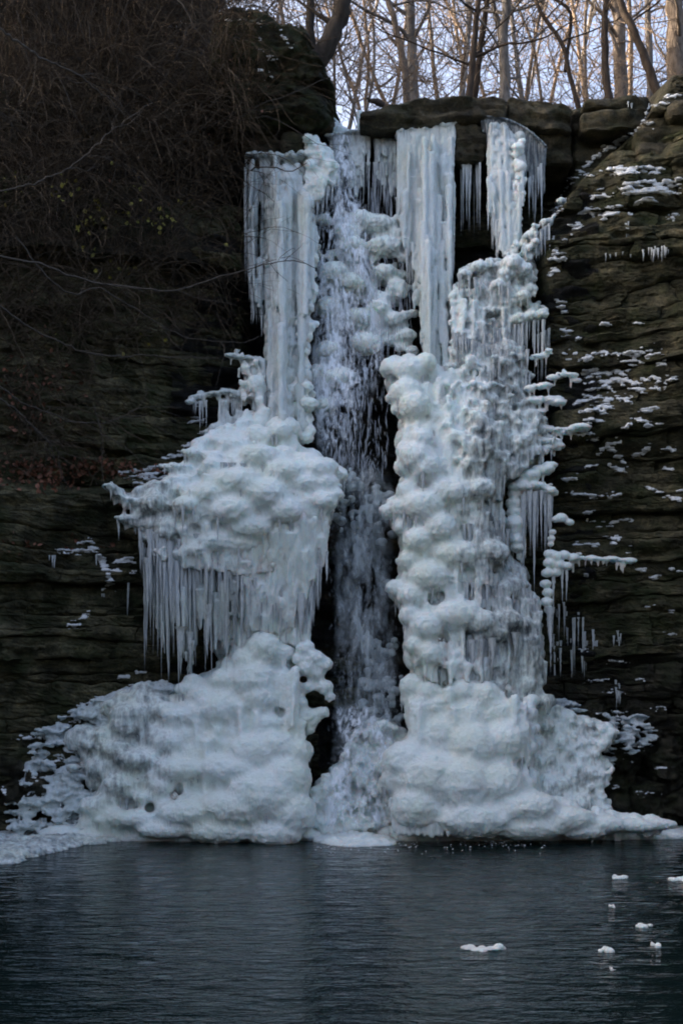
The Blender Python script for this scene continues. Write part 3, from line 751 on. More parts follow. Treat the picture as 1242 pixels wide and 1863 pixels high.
fringe(fB, [(770, 560), (790, 650), (812, 660), (820, 500), (826, 400)], 34, 30, 110, 2, 4, YB)

# C: right upper curtain under the dome
fC = formation('ice_curtain', 'narrow ice curtain under the domed right end of the cap rock', 930, 225, 'ice curtain')
pr = Prims()
pC = [(884, 222), (925, 224), (955, 240), (954, 320), (948, 380), (945, 450), (922, 470), (908, 462), (900, 400), (888, 390), (884, 300)]
YC = lambda x, y: np.interp(y, [220, 450], [19.95, 19.7])
backfill(pr, pC, YC, 15, 13, 0.1); curtain(pr, pC, 75, 2.5, 5.5, YC, 70, 230, 0.08)
ice_body('ice_mass', pr, M_curt, fC, 0.016, 1, 0.0, 0.012, (11, 11, 3), 0.006, 0.0, lambda c: 0.4 * sstep((c[:, 2] - 10.4) / 0.5))
pr = Prims(); scatter(pr, [(930, 250), (958, 250), (956, 330), (948, 400), (946, 460), (925, 470), (930, 380)], 45, 6, 12, lambda x, y: 19.78, 0.06)
ice_body('ice_mass', pr, M_ice, fC, 0.018, 2, 0.0, 0.012, (10, 10, 8), 0.006, -0.1)
fringe(fC, [(888, 380), (900, 395), (910, 440), (940, 440)], 20, 30, 90, 2, 4, YC)
# dome
pr = Prims()
for t in np.linspace(0, 1, 26):
    x = 880 + 108 * t; y = 220 + 52 * t ** 2.2
    pr.pball(x, y, 20.05, 4.5, 1.3, 5, 0.8)
    for q in range(2):
        pr.pcol(x + random.uniform(-3, 3), y, x + random.uniform(-2, 2), y + random.uniform(15, 55) + 90 * t * random.random(), 19.95, 20.0, random.uniform(2, 4), 1.0, K=5, S_=8)
ice_body('ice_rim', pr, M_curt, fC, 0.016, 1, 0.0, 0.006, (9, 9, 4), 0.004, 1.0)
fringe(fC, [(960, 330), (985, 300)], 14, 40, 120, 1.5, 3, lambda x, y: 20.0)
fC3 = formation('icicle_row', 'thin icicles in the dark hollow between the two upper curtains', 855, 300, 'icicles')
fringe(fC3, [(835, 300), (878, 300)], 26, 40, 140, 1, 2.2, lambda x, y: 20.2, 1.2, 0.2)
for px_ in (847, 855, 849, 842): icicle(fC3, px_, 300, 20.1, random.uniform(90, 135), 2.5)

# D: lumpy ice right, under C and up the diagonal
fD = formation('lumpy_ice', 'lumpy ice below the narrow right curtain reaching up the diagonal rock edge', 930, 520)
pr = Prims()
pD = [(925, 440), (945, 430), (965, 412), (990, 392), (1030, 345), (1036, 352), (1000, 412), (996, 440), (978, 470), (972, 540), (1000, 565), (994, 580), (940, 600), (925, 640), (930, 690), (860, 700), (815, 690), (815, 540), (835, 490), (870, 470), (910, 470)]
YD = lambda x, y: np.interp(y, [340, 500, 700], [19.35, 19.55, 19.25])
backfill(pr, [(850, 480), (975, 470), (965, 540), (930, 580), (935, 690), (815, 690), (818, 540)], YD, 20, 20, 0.25)
scatter(pr, pD, 420, 4, 15, YD, 0.14, (1, 0.9, 0.85), 0, 2.2)
for x, y, r in ((932, 480, 20), (950, 490, 16), (920, 500, 16), (965, 575, 12), (945, 580, 14), (985, 572, 12), (905, 520, 14), (950, 540, 14), (870, 485, 14), (845, 500, 12)):
    pr.pball(x, y, float(YD(x, y)) - 0.15, r, 1.1, 1, 0.8)
curtain(pr, [(820, 520), (930, 500), (935, 700), (818, 690)], 60, 2.5, 5, lambda x, y: YD(x, y) - 0.08, 25, 70, 0.1)
ice_body('ice_mass', pr, M_ice, fD, 0.016, 2, 0.02, 0.014, (11, 11, 9), 0.008, 0.45)
fringe(fD, [(830, 500), (900, 520), (960, 540)], 24, 20, 70, 1.5, 3.5, lambda x, y: YD(x, y) - 0.2)
fringe(fD, [(880, 610), (950, 590), (990, 585)], 55, 30, 120, 1.5, 3.5, lambda x, y: YD(x, y) - 0.12)
fringe(fD, [(825, 610), (900, 640), (960, 640)], 50, 20, 60, 1.5, 4, lambda x, y: YD(x, y) - 0.2)
fringe(fD, [(960, 440), (1000, 410)], 12, 20, 60, 1.5, 3, lambda x, y: YD(x, y))

# E: right column, the main mass
fE = formation('ice_column', 'massive white ice column right of the falling water', 830, 900, 'ice column')
pr = Prims()
pE = [(692, 655), (712, 645), (745, 648), (790, 660), (815, 690), (850, 695), (935, 695), (975, 730), (1000, 770), (1010, 800), (975, 850), (935, 870), (900, 890), (925, 960), (935, 1010), (960, 1060), (985, 1110), (990, 1180), (985, 1250), (900, 1245), (820, 1250), (760, 1240), (735, 1190), (742, 1130), (705, 1075), (722, 1030), (728, 960), (694, 930), (722, 895), (730, 860), (716, 820), (728, 765), (702, 720)]
YE = lambda x, y: YI(y) - 0.25 * np.clip((x - 700) / 60, 0, 1) + 0.5 * np.clip((x - 880) / 120, 0, 1)
scatter(pr, [(812, 640), (960, 640), (985, 740), (940, 740), (800, 720)], 110, 5, 13, lambda x, y: 19.2, 0.12)
backfill(pr, [(812, 620), (950, 620), (970, 740), (800, 740)], lambda x, y: 19.3, 20, 20, 0.1)
scatter(pr, [(750, 1210), (1000, 1200), (1010, 1290), (740, 1290)], 50, 10, 22, lambda x, y: 18.4, 0.1)
backfill(pr, pE, YE, 26, 28, 0.3)
backfill(pr, [(750, 1180), (980, 1180), (985, 1290), (740, 1290)], YE, 24, 26, 0.15)
for x_ in range(770, 980, 14):
    for q_ in range(2): pr.pcol(x_ + random.uniform(-7, 7), random.uniform(1150, 1190), x_ + random.uniform(-7, 7), random.uniform(1245, 1285), 18.45, 18.4, random.uniform(6, 11), random.uniform(4, 9), K=7, S_=8)
scatter(pr, pE, 170, 10, 30, YE, 0.16, (1.0, 0.85, 1.0), 0.1, 1.6)
scatter(pr, [(820, 690), (935, 695), (1000, 770), (1005, 800), (935, 870), (840, 860), (800, 760)], 260, 5, 12, lambda x, y: YE(x, y) - 0.22, 0.12, power=1.5)
for x, y, r, fx in ((712, 668, 19, 1.1), (745, 672, 26, 1.3), (775, 660, 20, 1), (738, 716, 30, 1.1), (716, 724, 14, 1.2), (722, 745, 12, 1), (755, 740, 32, 1), (757, 832, 34, 1), (738, 820, 20, 1), (765, 800, 24, 1), (735, 850, 20, 1), (775, 850, 32, 1), (742, 895, 24, 1), (712, 930, 18, 1.3), (735, 925, 24, 1.2), (730, 958, 18, 1), (770, 920, 34, 1.3), (820, 895, 30, 1.6), (870, 890, 24, 1.4), (760, 985, 30, 1), (745, 1020, 24, 1), (800, 960, 34, 1), (722, 1070, 19, 1.2), (750, 1085, 28, 1), (780, 1050, 34, 1.2), (830, 1010, 32, 1.6), (890, 1005, 26, 1.5), (745, 1120, 22, 1), (775, 1140, 32, 1), (830, 1120, 34, 1.5), (870, 1130, 26, 1.4), (755, 1175, 20, 1), (780, 1190, 26, 1), (920, 1130, 24, 1.3), (900, 1150, 22, 1.2), (950, 1140, 20, 1)):
    pr.pball(x, y, float(YE(x, y)) - 0.22, r, fx, 1.0, 0.92)
curtain(pr, [(a_ + 6, b_2) for a_, b_2 in pE], 150, 3, 8, lambda x, y: YE(x, y) - 0.2, 40, 150, 0.1, 0.6)
ice_body('ice_mass', pr, M_ice, fE, 0.018, 3, 0.03, 0.014, (6, 6, 6), 0.008, -0.1, lambda c: 0.8 * sstep((c[:, 0] - 1.3) / 0.9), drips=120)
pr = Prims()
for poly, n_, dy in (([(735, 740), (800, 745), (800, 800), (745, 805)], 26, 0.10), ([(800, 900), (915, 895), (918, 985), (810, 985)], 60, 0.10), ([(790, 1020), (960, 1040), (972, 1120), (900, 1125), (800, 1110)], 80, 0.10), ([(790, 1140), (880, 1150), (985, 1160), (980, 1240), (800, 1250)], 90, 0.10), ([(790, 690), (812, 690), (812, 760), (795, 780)], 16, 0.08)):
    curtain(pr, poly, n_, 2.5, 5.5, lambda x, y, dy=dy: YE(x, y) - dy, 40, 110, 0.08, 0.4)
ice_body('ice_flutes', pr, M_curt, fE, 0.016, 1, 0.0, 0.008, (10, 10, 4), 0.005, 0.12)
fringe(fE, [(830, 960), (910, 950), (925, 970)], 30, 25, 80, 2, 4, lambda x, y: YE(x, y) - 0.2)
fringe(fE, [(820, 1060), (960, 1075), (980, 1110)], 55, 30, 100, 2, 4.5, lambda x, y: YE(x, y) - 0.2)
fringe(fE, [(830, 1170), (985, 1160)], 55, 30, 110, 2, 5, lambda x, y: YE(x, y) - 0.2)
for x, y, l, r in ((965, 1165, 100, 10), (936, 1150, 60, 8), (895, 1160, 70, 7), (1000, 1130, 100, 4)): icicle(fE, x, y, float(YE(x, y)) - 0.35, l, r)

# small beaded ice ledges right of the column
fN = formation('beaded_ice', 'beaded ice ledges with short icicles where the right column meets the snowy cliff', 985, 740)
pr = Prims()
def lumpy_line(pr, pts, r0, r1, Yfn, n, jy=4, sx=1.3, sz=0.75):
    pts = np.asarray(pts, float); seg = np.linalg.norm(np.diff(pts, axis=0), axis=1); cum = np.concatenate([[0], np.cumsum(seg)])
    for k in range(n):
        t = (k + random.random()) / n * cum[-1]; x = np.interp(t, cum, pts[:, 0]); y = np.interp(t, cum, pts[:, 1]) + random.uniform(-jy, jy)
        pr.pball(x, y, float(Yfn(x, y)) + random.uniform(-0.05, 0.05), random.uniform(r0 * 0.45, r1 * 1.1), sx * random.uniform(0.8, 1.7), 1.4, sz * random.uniform(0.6, 1.0))
        if random.random() < 0.5: pr.pball(x + random.uniform(-8, 8), y + random.uniform(-7, 7), float(Yfn(x, y)) + 0.1, random.uniform(2.5, 5), 1.4, 1.4, 0.7)
        if random.random() < 0.4: pr.pcol(x, y, x + random.uniform(-2, 2), y + random.uniform(10, 26), float(Yfn(x, y)), float(Yfn(x, y)), random.uniform(2, 3.5), 1.2, K=5, S_=8)
YN = lambda x, y: 19.12 if x < 1000 else 19.12 - 0.0
for pts, n_, a, b_ in (([(962, 708), (990, 700), (1000, 706)], 9, 5, 9), ([(955, 730), (985, 726), (1020, 730)], 16, 6, 10), ([(958, 755), (985, 750)], 8, 6, 9), ([(940, 785), (985, 780), (1020, 785), (1060, 778)], 26, 6, 10), ([(930, 800), (960, 795), (1000, 800), (1015, 815)], 24, 6, 10), ([(975, 825), (1005, 812)], 12, 5, 9), ([(1000, 690), (1030, 678), (1050, 690)], 12, 4, 8), ([(965, 650), (1000, 640)], 6, 3, 6)):
    lumpy_line(pr, pts, a, b_, YN, n_)
ice_body('ice_mass', pr, M_ice, fN, 0.016, 1, 0.0, 0.01, (12, 12, 12), 0.005, 0.0)
fringe(fN, [(940, 800), (1000, 800)], 20, 15, 45, 1.5, 3, lambda x, y: 19.1)
fringe(fN, [(965, 620), (1000, 600)], 10, 30, 110, 1, 2.2, lambda x, y: 19.3)
# F hanging arch
fF = formation('icicle_arch', 'bent ice arch with long icicles at the right edge of the falls', 960, 870, 'icicles')
pr = Prims()
lumpy_line(pr, [(1003, 848), (980, 856), (955, 872), (940, 890), (934, 915), (934, 960), (940, 1000)], 8, 14, lambda x, y: 18.95, 44, 3, 1, 1)
lumpy_line(pr, [(950, 885), (975, 882), (1000, 890), (1004, 900)], 7, 11, lambda x, y: 18.9, 20, 3, 1.1, 0.8)
curtain(pr, [(932, 880), (960, 880), (965, 1010), (945, 1030), (934, 980)], 16, 3, 5, lambda x, y: 18.95, 60, 130, 0.05, 0.3)
ice_body('ice_mass', pr, M_ice, fF, 0.016, 2, 0.0, 0.008, (12, 12, 12), 0.005, 0.05)
fringe(fF, [(952, 890), (1004, 900)], 34, 40, 130, 2, 3.8, lambda x, y: 18.9, 1.1)
icicle(fF, 972, 895, 18.88, 190, 6); icicle(fF, 952, 900, 18.88, 150, 6); icicle(fF, 990, 895, 18.9, 95, 5)
# G bulbs
fG = formation('bulbous_ice', 'stacked ice bulbs ending in one long pointed icicle at the cliff edge', 1005, 1000)
pr = Prims()
for x, y, r in ((1020, 942, 11), (1010, 945, 8), (1035, 950, 8), (1004, 968, 7), (1002, 980, 7), (1001, 990, 6), (1000, 1008, 11), (1010, 1012, 12), (1025, 1010, 11), (1042, 1014, 10), (1000, 1024, 12), (1015, 1028, 12), (1030, 1030, 10), (996, 1042, 11), (1010, 1042, 10), (992, 1062, 10), (996, 1078, 10), (994, 1095, 11), (998, 1110, 9)):
    pr.pball(x, y, 18.9, r, 1.15, 1, 0.8)
lumpy_line(pr, [(1040, 1014), (1075, 1016), (1120, 1018), (1145, 1022)], 5, 8, lambda x, y: 18.95, 26, 2)
ice_body('ice_mass', pr, M_ice, fG, 0.016, 2, 0.0, 0.006, (12, 12, 12), 0.003, -0.15)
icicle(fG, 999, 1105, 18.88, 65, 9); icicle(fG, 1006, 1040, 18.9, 70, 5); icicle(fG, 1022, 1035, 18.9, 65, 3.5); icicle(fG, 1030, 1035, 18.9, 60, 3)

# I: left shelf
fI = formation('ice_shelf', 'wide bulging ice shelf with a fringe of icicles left of the falling water', 450, 900, 'ice shelf')
pr = Prims()
pI = [(200, 890), (262, 882), (330, 862), (345, 800), (400, 790), (460, 772), (500, 780), (560, 800), (555, 825), (600, 826), (628, 856), (622, 890), (610, 930), (596, 980), (570, 1000), (520, 1010), (440, 1020), (400, 1020), (330, 1000), (270, 1010), (245, 950), (215, 935), (260, 930), (240, 905)]
YIs = lambda x, y: np.interp(x, [190, 300, 450, 620], [18.35, 18.45, 18.6, 18.75]) + np.interp(y, [760, 850, 920, 1000], [0.35, 0.0, -0.15, -0.05])
backfill(pr, [(345, 820), (460, 790), (560, 810), (620, 860), (600, 960), (520, 1000), (400, 1000), (330, 960)], YIs, 26, 28, 0.35)
scatter(pr, pI, 170, 8, 28, YIs, 0.14, (1.1, 0.9, 0.85), 0.12, 1.8)
for x, y, r, fx in ((575, 855, 32, 1.2), (590, 880, 26, 1.1), (585, 912, 28, 1.1), (555, 880, 30, 1.2), (520, 860, 34, 1.3), (470, 830, 30, 1.3), (430, 880, 40, 1.3), (480, 900, 42, 1.2), (420, 930, 40, 1.2), (380, 900, 30, 1.2), (450, 960, 36, 1.3), (520, 930, 36, 1), (390, 985, 28, 1.4), (340, 920, 24, 1.2), (360, 1000, 24, 1.2), (440, 990, 26, 1.4), (560, 840, 24, 1.1), (510, 785, 24, 1), (300, 970, 16, 1.2), (290, 1005, 14, 1.2), (330, 1008, 15, 1.2), (595, 850, 20, 1.1), (608, 900, 18, 1)):
    pr.pball(x, y, float(YIs(x, y)) - 0.2, r, fx, 1.0, 0.75)
for pts, n_, a, b_ in (([(196, 884), (235, 905), (260, 912), (300, 905)], 24, 4, 9), ([(214, 938), (250, 950), (290, 965), (320, 985)], 26, 5, 11), ([(205, 900), (240, 918), (275, 920)], 12, 4, 7), ([(345, 830), (375, 800), (420, 795)], 16, 8, 13), ([(270, 885), (310, 875), (350, 870)], 20, 5, 9), ([(300, 850), (340, 845)], 10, 4, 7)):
    lumpy_line(pr, pts, a, b_, YIs, n_)
curtain(pr, [(280, 960), (440, 940), (600, 900), (600, 980), (520, 1040), (440, 1050), (300, 1030)], 90, 3, 8, lambda x, y: YIs(x, y) - 0.2, 50, 130, 0.08, 0.5)
curtain(pr, [(350, 850), (600, 860), (600, 960), (300, 960)], 50, 3, 7, lambda x, y: YIs(x, y) - 0.26, 30, 90, 0.06, 0.5)
scatter(pr, [(335, 850), (365, 785), (430, 765), (492, 735), (500, 800), (400, 850)], 70, 6, 18, lambda x, y: YIs(x, y) + 0.1, 0.1, (1.3, 0.9, 0.7))
scatter(pr, [(430, 640), (485, 650), (490, 790), (440, 780)], 30, 5, 12, lambda x, y: 19.15, 0.1, (0.9, 0.9, 1.4))
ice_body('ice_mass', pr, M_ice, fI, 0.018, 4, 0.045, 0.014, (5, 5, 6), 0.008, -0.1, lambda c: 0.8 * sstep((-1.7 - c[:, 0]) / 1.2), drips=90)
pr = Prims()
YJ = lambda x, y: YIs(x, 960) - 0.26 + np.interp(y, [950, 1150], [0, 0.30])
pF1 = [(430, 930), (600, 925), (596, 985), (580, 1050), (560, 1090), (545, 1150), (500, 1160), (450, 1150), (436, 1040)]
backfill(pr, pF1, YJ, 20, 22, 0.2); curtain(pr, pF1, 150, 3, 7, YJ, 60, 200, 0.1, 0.5)
ice_body('ice_flutes', pr, M_ice, fI, 0.018, 4, 0.03, 0.02, (7, 7, 1.4), 0.008, -0.1, flute=0.02, drips=40, dl=(0.15, 0.5))
pr = Prims()
curtain(pr, [(262, 990), (440, 980), (452, 1130), (420, 1120), (400, 1210), (385, 1130), (360, 1150), (345, 1235), (320, 1130), (300, 1200), (282, 1120), (272, 1060)], 120, 2.5, 7, lambda x, y: YIs(x, y) + 0.02, 40, 240, 0.2, 0.35)
backfill(pr, [(380, 1010), (450, 1000), (470, 1200), (400, 1230), (370, 1150)], lambda x, y: YIs(x, y) + 0.3, 22, 22, 0.2)
ice_body('ice_flutes', pr, M_curt, fI, 0.016, 1, 0.0, 0.006, (10, 10, 3), 0.004, 0.3)
fringe(fI, [(268, 965), (310, 990), (360, 975), (440, 990)], 50, 30, 160, 3, 7, lambda x, y: YIs(x, y) - 0.2, 1.4, 0.06)
fringe(fI, [(262, 1000), (300, 1015), (360, 1015), (440, 1020)], 80, 60, 230, 2, 5, lambda x, y: YIs(x, y) - 0.06, 1.0, 0.12)
fringe(fI, [(440, 1020), (560, 1010)], 36, 60, 180, 2, 5, lambda x, y: YIs(x, y) - 0.15, 1.0, 0.08)
pr = Prims(); backfill(pr, [(400, 1080), (560, 1060), (560, 1200), (420, 1220)], lambda x, y: 18.75, 20, 22, 0.1)
for x_ in range(415, 560, 12): pr.pcol(x_, 1090, x_ + random.uniform(-6, 6), random.uniform(1150, 1200), 18.6, 18.55, random.uniform(5, 9), random.uniform(3, 8), K=7, S_=8)
ice_body('ice_flutes', pr, M_ice, fI, 0.018, 3, 0.02, 0.02, (7, 7, 2), 0.01, 0.1)
fringe(fI, [(520, 1100), (560, 1090), (585, 1010)], 26, 30, 90, 2, 4.5, lambda x, y: YJ(x, y), 1.0)
fringe(fI, [(262, 915), (330, 925)], 28, 15, 40, 1.5, 3, lambda x, y: YIs(x, y) - 0.05)
fringe(fI, [(252, 960), (262, 1000)], 12, 30, 90, 1.5, 3, lambda x, y: YIs(x, y) - 0.1)
fringe(fI, [(400, 845), (500, 850)], 22, 12, 32, 1.5, 3, lambda x, y: YIs(x, y) - 0.25)
for x, y, l, r in ((268, 1015, 160, 5), (330, 1140, 90, 9), (345, 1150, 70, 7), (380, 1100, 100, 7), (548, 1080, 90, 9), (415, 1020, 210, 7), (300, 1010, 230, 6), (322, 1020, 240, 6), (510, 990, 190, 8)): icicle(fI, x, y, float(YIs(x, y)) - 0.18, l, r)

# M: little falls left of A
fM = formation('small_icefall', 'small grey icefall on the dark ledges left of the tall curtain', 430, 720, 'icefall')
pr = Prims()
YM = lambda x, y: 19.25 - 0.15 * (480 - x) / 140
lumpy_line(pr, [(345, 728), (380, 714), (420, 712), (440, 722)], 4, 8, YM, 22)
curtain(pr, [(385, 715), (440, 715), (444, 800), (400, 790)], 18, 2.5, 4.5, YM, 35, 80, 0.06, 0.4)
curtain(pr, [(430, 645), (482, 650), (484, 760), (450, 750), (436, 700)], 24, 3, 5.5, YM, 60, 110, 0.06, 0.6)
lumpy_line(pr, [(420, 648), (450, 650), (480, 656)], 4, 8, YM, 12)
scatter(pr, [(440, 745), (490, 740), (500, 800), (430, 810), (360, 808), (370, 780)], 50, 6, 14, YM, 0.08)
ice_body('ice_mass', pr, M_curt, fM, 0.016, 2, 0.02, 0.01, (10, 10, 6), 0.005, 0.28)
fringe(fM, [(350, 735), (440, 725)], 24, 20, 60, 1.5, 2.6, YM)

# J: left base mound
fJ = formation('ice_mound', 'broad smooth ice mound at the foot of the falls on the left', 420, 1480, 'ice mound')
pr = Prims()
YJb = lambda x, y: YI(y) + np.interp(x, [60, 250, 450, 600], [0.15, 0.0, -0.05, 0.0])
pJ = [(290, 1235), (345, 1225), (400, 1225), (430, 1165), (480, 1150), (530, 1170), (540, 1230), (560, 1290), (566, 1340), (556, 1390), (575, 1440), (577, 1500), (560, 1528), (400, 1526), (230, 1515), (150, 1515), (130, 1480), (175, 1440), (110, 1400), (130, 1330), (180, 1275), (230, 1250)]
backfill(pr, [(300, 1270), (430, 1180), (530, 1180), (560, 1380), (575, 1520), (200, 1515), (150, 1400)], YJb, 28, 30, 0.35)
scatter(pr, pJ, 200, 9, 34, YJb, 0.12, (1.15, 0.9, 0.85), 0.15, 1.7)
for x, y, r, fx in ((480, 1180, 34, 1.1), (445, 1200, 26, 1.1), (460, 1240, 44, 1.05), (470, 1270, 40, 1), (410, 1240, 28, 1.2), (400, 1290, 40, 1.3), (360, 1300, 30, 1.3), (500, 1360, 34, 1.3), (540, 1370, 28, 1), (460, 1370, 40, 1.3), (420, 1400, 44, 1.5), (520, 1420, 50, 1), (480, 1450, 60, 1.3), (530, 1480, 50, 0.95), (430, 1470, 52, 1.5), (350, 1480, 40, 1.8), (330, 1400, 34, 1.6), (300, 1340, 26, 1.6), (250, 1380, 26, 1.7), (240, 1490, 24, 2.0), (500, 1515, 40, 1.4), (400, 1512, 34, 2), (300, 1510, 24, 2.2)):
    pr.pball(x, y, float(YJb(x, y)) - 0.08 - 0.12 * (y > 1340), r, fx, 1.0, 0.92 if fx < 1.4 else 0.7)
for k in range(70):
    x = random.uniform(110, 570); Yb_ = 18.15 + random.uniform(0, 0.15); r = random.uniform(0.12, 0.2); pr.ball((X_(x, Yb_), Yb_, 0.02), (r * 2, r * 1.2, r))
curtain(pr, [(430, 1180), (560, 1200), (550, 1460), (300, 1480), (330, 1300)], 80, 3, 9, lambda x, y: YJb(x, y) - 0.22, 30, 110, 0.08, 0.6)
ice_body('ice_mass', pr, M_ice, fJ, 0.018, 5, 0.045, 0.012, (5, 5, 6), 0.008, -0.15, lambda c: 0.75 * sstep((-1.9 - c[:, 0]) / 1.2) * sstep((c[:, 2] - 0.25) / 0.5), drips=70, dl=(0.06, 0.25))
fringe(fJ, [(210, 1430), (330, 1400)], 26, 15, 45, 1.5, 4, lambda x, y: YJb(x, y) - 0.15)
fringe(fJ, [(160, 1455), (235, 1455)], 18, 12, 40, 1.5, 4, lambda x, y: YJb(x, y) - 0.1)
# lumps on the falls' left edge
fJ2 = formation('ice_lumps', 'cluster of knobbly ice lumps low on the left edge of the falling water', 575, 1240)
pr = Prims()
for x, y, r in ((552, 1180, 15), (572, 1200, 20), (590, 1208, 15), (560, 1215, 20), (545, 1200, 14), (575, 1225, 16), (560, 1175, 12), (590, 1250, 16), (600, 1268, 10), (525, 1260, 20), (515, 1285, 18), (540, 1280, 20), (545, 1310, 22), (565, 1305, 20), (585, 1296, 13), (560, 1325, 14), (520, 1320, 16), (530, 1240, 14), (560, 1250, 12), (545, 1340, 12), (505, 1300, 14)):
    pr.pball(x, y, 18.45, r, 1.05, 1, 0.85)
ice_body('ice_mass', pr, M_ice, fJ2, 0.018, 4, 0.03, 0.016, (8, 8, 8), 0.007, -0.15)

# H: right base mound
fH = formation('ice_mound', 'large domed ice mound at the foot of the falls on the right', 850, 1480, 'ice mound')
pr = Prims()
YH = lambda x, y: YI(y) - 0.25 * np.clip((x - 680) / 80, 0, 1) + 0.25 * np.clip((x - 950) / 250, 0, 1)
pH = [(728, 1240), (760, 1226), (820, 1245), (850, 1228), (900, 1225), (925, 1245), (975, 1262), (985, 1300), (978, 1340), (972, 1400), (985, 1440), (1060, 1462), (1130, 1480), (1225, 1482), (1242, 1505), (1180, 1522), (1000, 1524), (850, 1524), (722, 1520), (704, 1470), (688, 1420), (690, 1380), (730, 1350), (745, 1320), (728, 1280)]
backfill(pr, [(740, 1250), (920, 1250), (970, 1300), (970, 1430), (1100, 1490), (1100, 1520), (720, 1520), (695, 1400), (750, 1320)], YH, 28, 30, 0.35)
scatter(pr, pH, 190, 9, 30, YH, 0.12, (1.05, 0.9, 1.0), 0.15, 1.7)
for x, y, r, fx in ((752, 1250, 26, 1.1), (775, 1262, 28, 1.1), (765, 1290, 30, 1), (790, 1290, 30, 1), (750, 1275, 18, 1.1), (840, 1260, 30, 1), (880, 1270, 34, 1), (905, 1300, 34, 1), (850, 1310, 40, 1), (800, 1340, 44, 1.1), (860, 1360, 48, 1.1), (920, 1350, 40, 1), (740, 1390, 46, 1.05), (780, 1420, 56, 1.2), (720, 1420, 30, 1), (840, 1430, 60, 1.2), (900, 1430, 50, 1.2), (760, 1470, 48, 1.1), (950, 1470, 46, 1.5), (1020, 1490, 34, 2), (860, 1490, 50, 1.8), (1090, 1500, 24, 2.2), (1150, 1502, 18, 2.6), (1200, 1500, 14, 2.4), (960, 1505, 34, 2.2), (1060, 1512, 20, 2.4)):
    pr.pball(x, y, float(YH(x, y)) - 0.08 - 0.14 * (y > 1340), r, fx, 1.0, 0.98 if fx < 1.4 else 0.75)
for k in range(26):
    t_ = random.random(); x = 960 + 240 * t_; pr.pball(x, 1500 - 40 * (1 - t_) * random.random(), 18.3, random.uniform(16, 30) * (1 - 0.5 * t_), 1.8, 1, 0.8)
for k in range(70):
    x = random.uniform(722, 1235); Yb_ = 18.15 + random.uniform(0, 0.15) + 0.10 * max(0, (x - 950) / 250); r = random.uniform(0.12, 0.2) * (1 if x < 1000 else 0.7); pr.ball((X_(x, Yb_), Yb_, 0.02), (r * 2, r * 1.2, r))
curtain(pr, [(760, 1240), (960, 1260), (970, 1400), (1000, 1470), (720, 1480), (700, 1400)], 90, 3, 9, lambda x, y: YH(x, y) - 0.25, 30, 110, 0.08, 0.6)
ice_body('ice_mass', pr, M_ice, fH, 0.018, 5, 0.045, 0.012, (5, 5, 6), 0.008, -0.15, lambda c: 0.3 * sstep((c[:, 0] - 2.2) / 0.8) * sstep((c[:, 2] - 0.9) / 0.5), drips=60, dl=(0.06, 0.25))
pr = Prims(); curtain(pr, [(704, 1440), (820, 1450), (820, 1524), (716, 1522)], 60, 3, 6, lambda x, y: YH(x, y) - 0.35, 40, 90, 0.05, 0.7)
ice_body('ice_flutes', pr, M_curt, fH, 0.018, 3, 0.0, 0.006, (8, 8, 3), 0.004, -0.05)
fringe(fH, [(720, 1500), (900, 1505)], 40, 12, 28, 2, 4, lambda x, y: 17.9)
fH2 = formation('grey_ice', 'grey crusted ice over rocks right of the domed mound', 1040, 1380)
pr = Prims()
pH2 = [(940, 1235), (975, 1250), (1000, 1275), (1060, 1300), (1110, 1315), (1140, 1310), (1110, 1350), (1090, 1365), (1120, 1400), (1095, 1440), (1120, 1480), (1060, 1490), (980, 1470), (950, 1400), (960, 1320)]
YH2 = lambda x, y: np.interp(y, [1270, 1460], [18.75, 18.3])
backfill(pr, pH2, YH2, 20, 20, 0.2); scatter(pr, pH2, 330, 4, 15, YH2, 0.12, (1.2, 0.9, 0.8), 0, 1.5)
scatter(pr, [(950, 1240), (985, 1260), (1030, 1330), (1060, 1440), (1110, 1490), (980, 1500), (950, 1400)], 70, 10, 24, lambda x, y: YH2(x, y) - 0.12, 0.08, (1.0, 0.9, 1.0))
ice_body('ice_mass', pr, M_ice, fH2, 0.018, 3, 0.03, 0.02, (9, 9, 9), 0.008, 0.32)
fCr = formation('grey_ice', 'grey crusted ice spread over the dark rocks at the lower left', 160, 1370)
pr = Prims()
for poly, n_ in (([(60, 1330), (180, 1265), (300, 1235), (340, 1260), (300, 1330), (250, 1450), (120, 1470), (40, 1440)], 330), ([(120, 1290), (270, 1235), (330, 1250), (200, 1330)], 120), ([(0, 1450), (180, 1440), (260, 1490), (140, 1530), (20, 1530)], 160)):
    scatter(pr, poly, n_, 4, 15, lambda x, y: YJb(x, y) + 0.12, 0.14, (1.7, 0.9, 0.45), 0, 2.0, drip=0.1)
ice_body('ice_mass', pr, M_crust, fCr, 0.018, 2, 0.02, 0.03, (8, 8, 10), 0.014, 0.15, drips=40, dl=(0.05, 0.2))
fCr2 = formation('grey_ice', 'dark glazed ice over the black rocks at the lower right', 1120, 1340)
pr = Prims()
scatter(pr, [(1000, 1260), (1060, 1280), (1180, 1300), (1200, 1360), (1130, 1380), (1080, 1420), (1060, 1330), (990, 1290)], 150, 3, 9, lambda x, y: 18.95, 0.2, (2.0, 0.9, 0.4), 0, 2.0, drip=0.05)
ice_body('ice_mass', pr, M_crust, fCr2, 0.018, 2, 0.015, 0.02, (8, 8, 10), 0.01, 0.45)
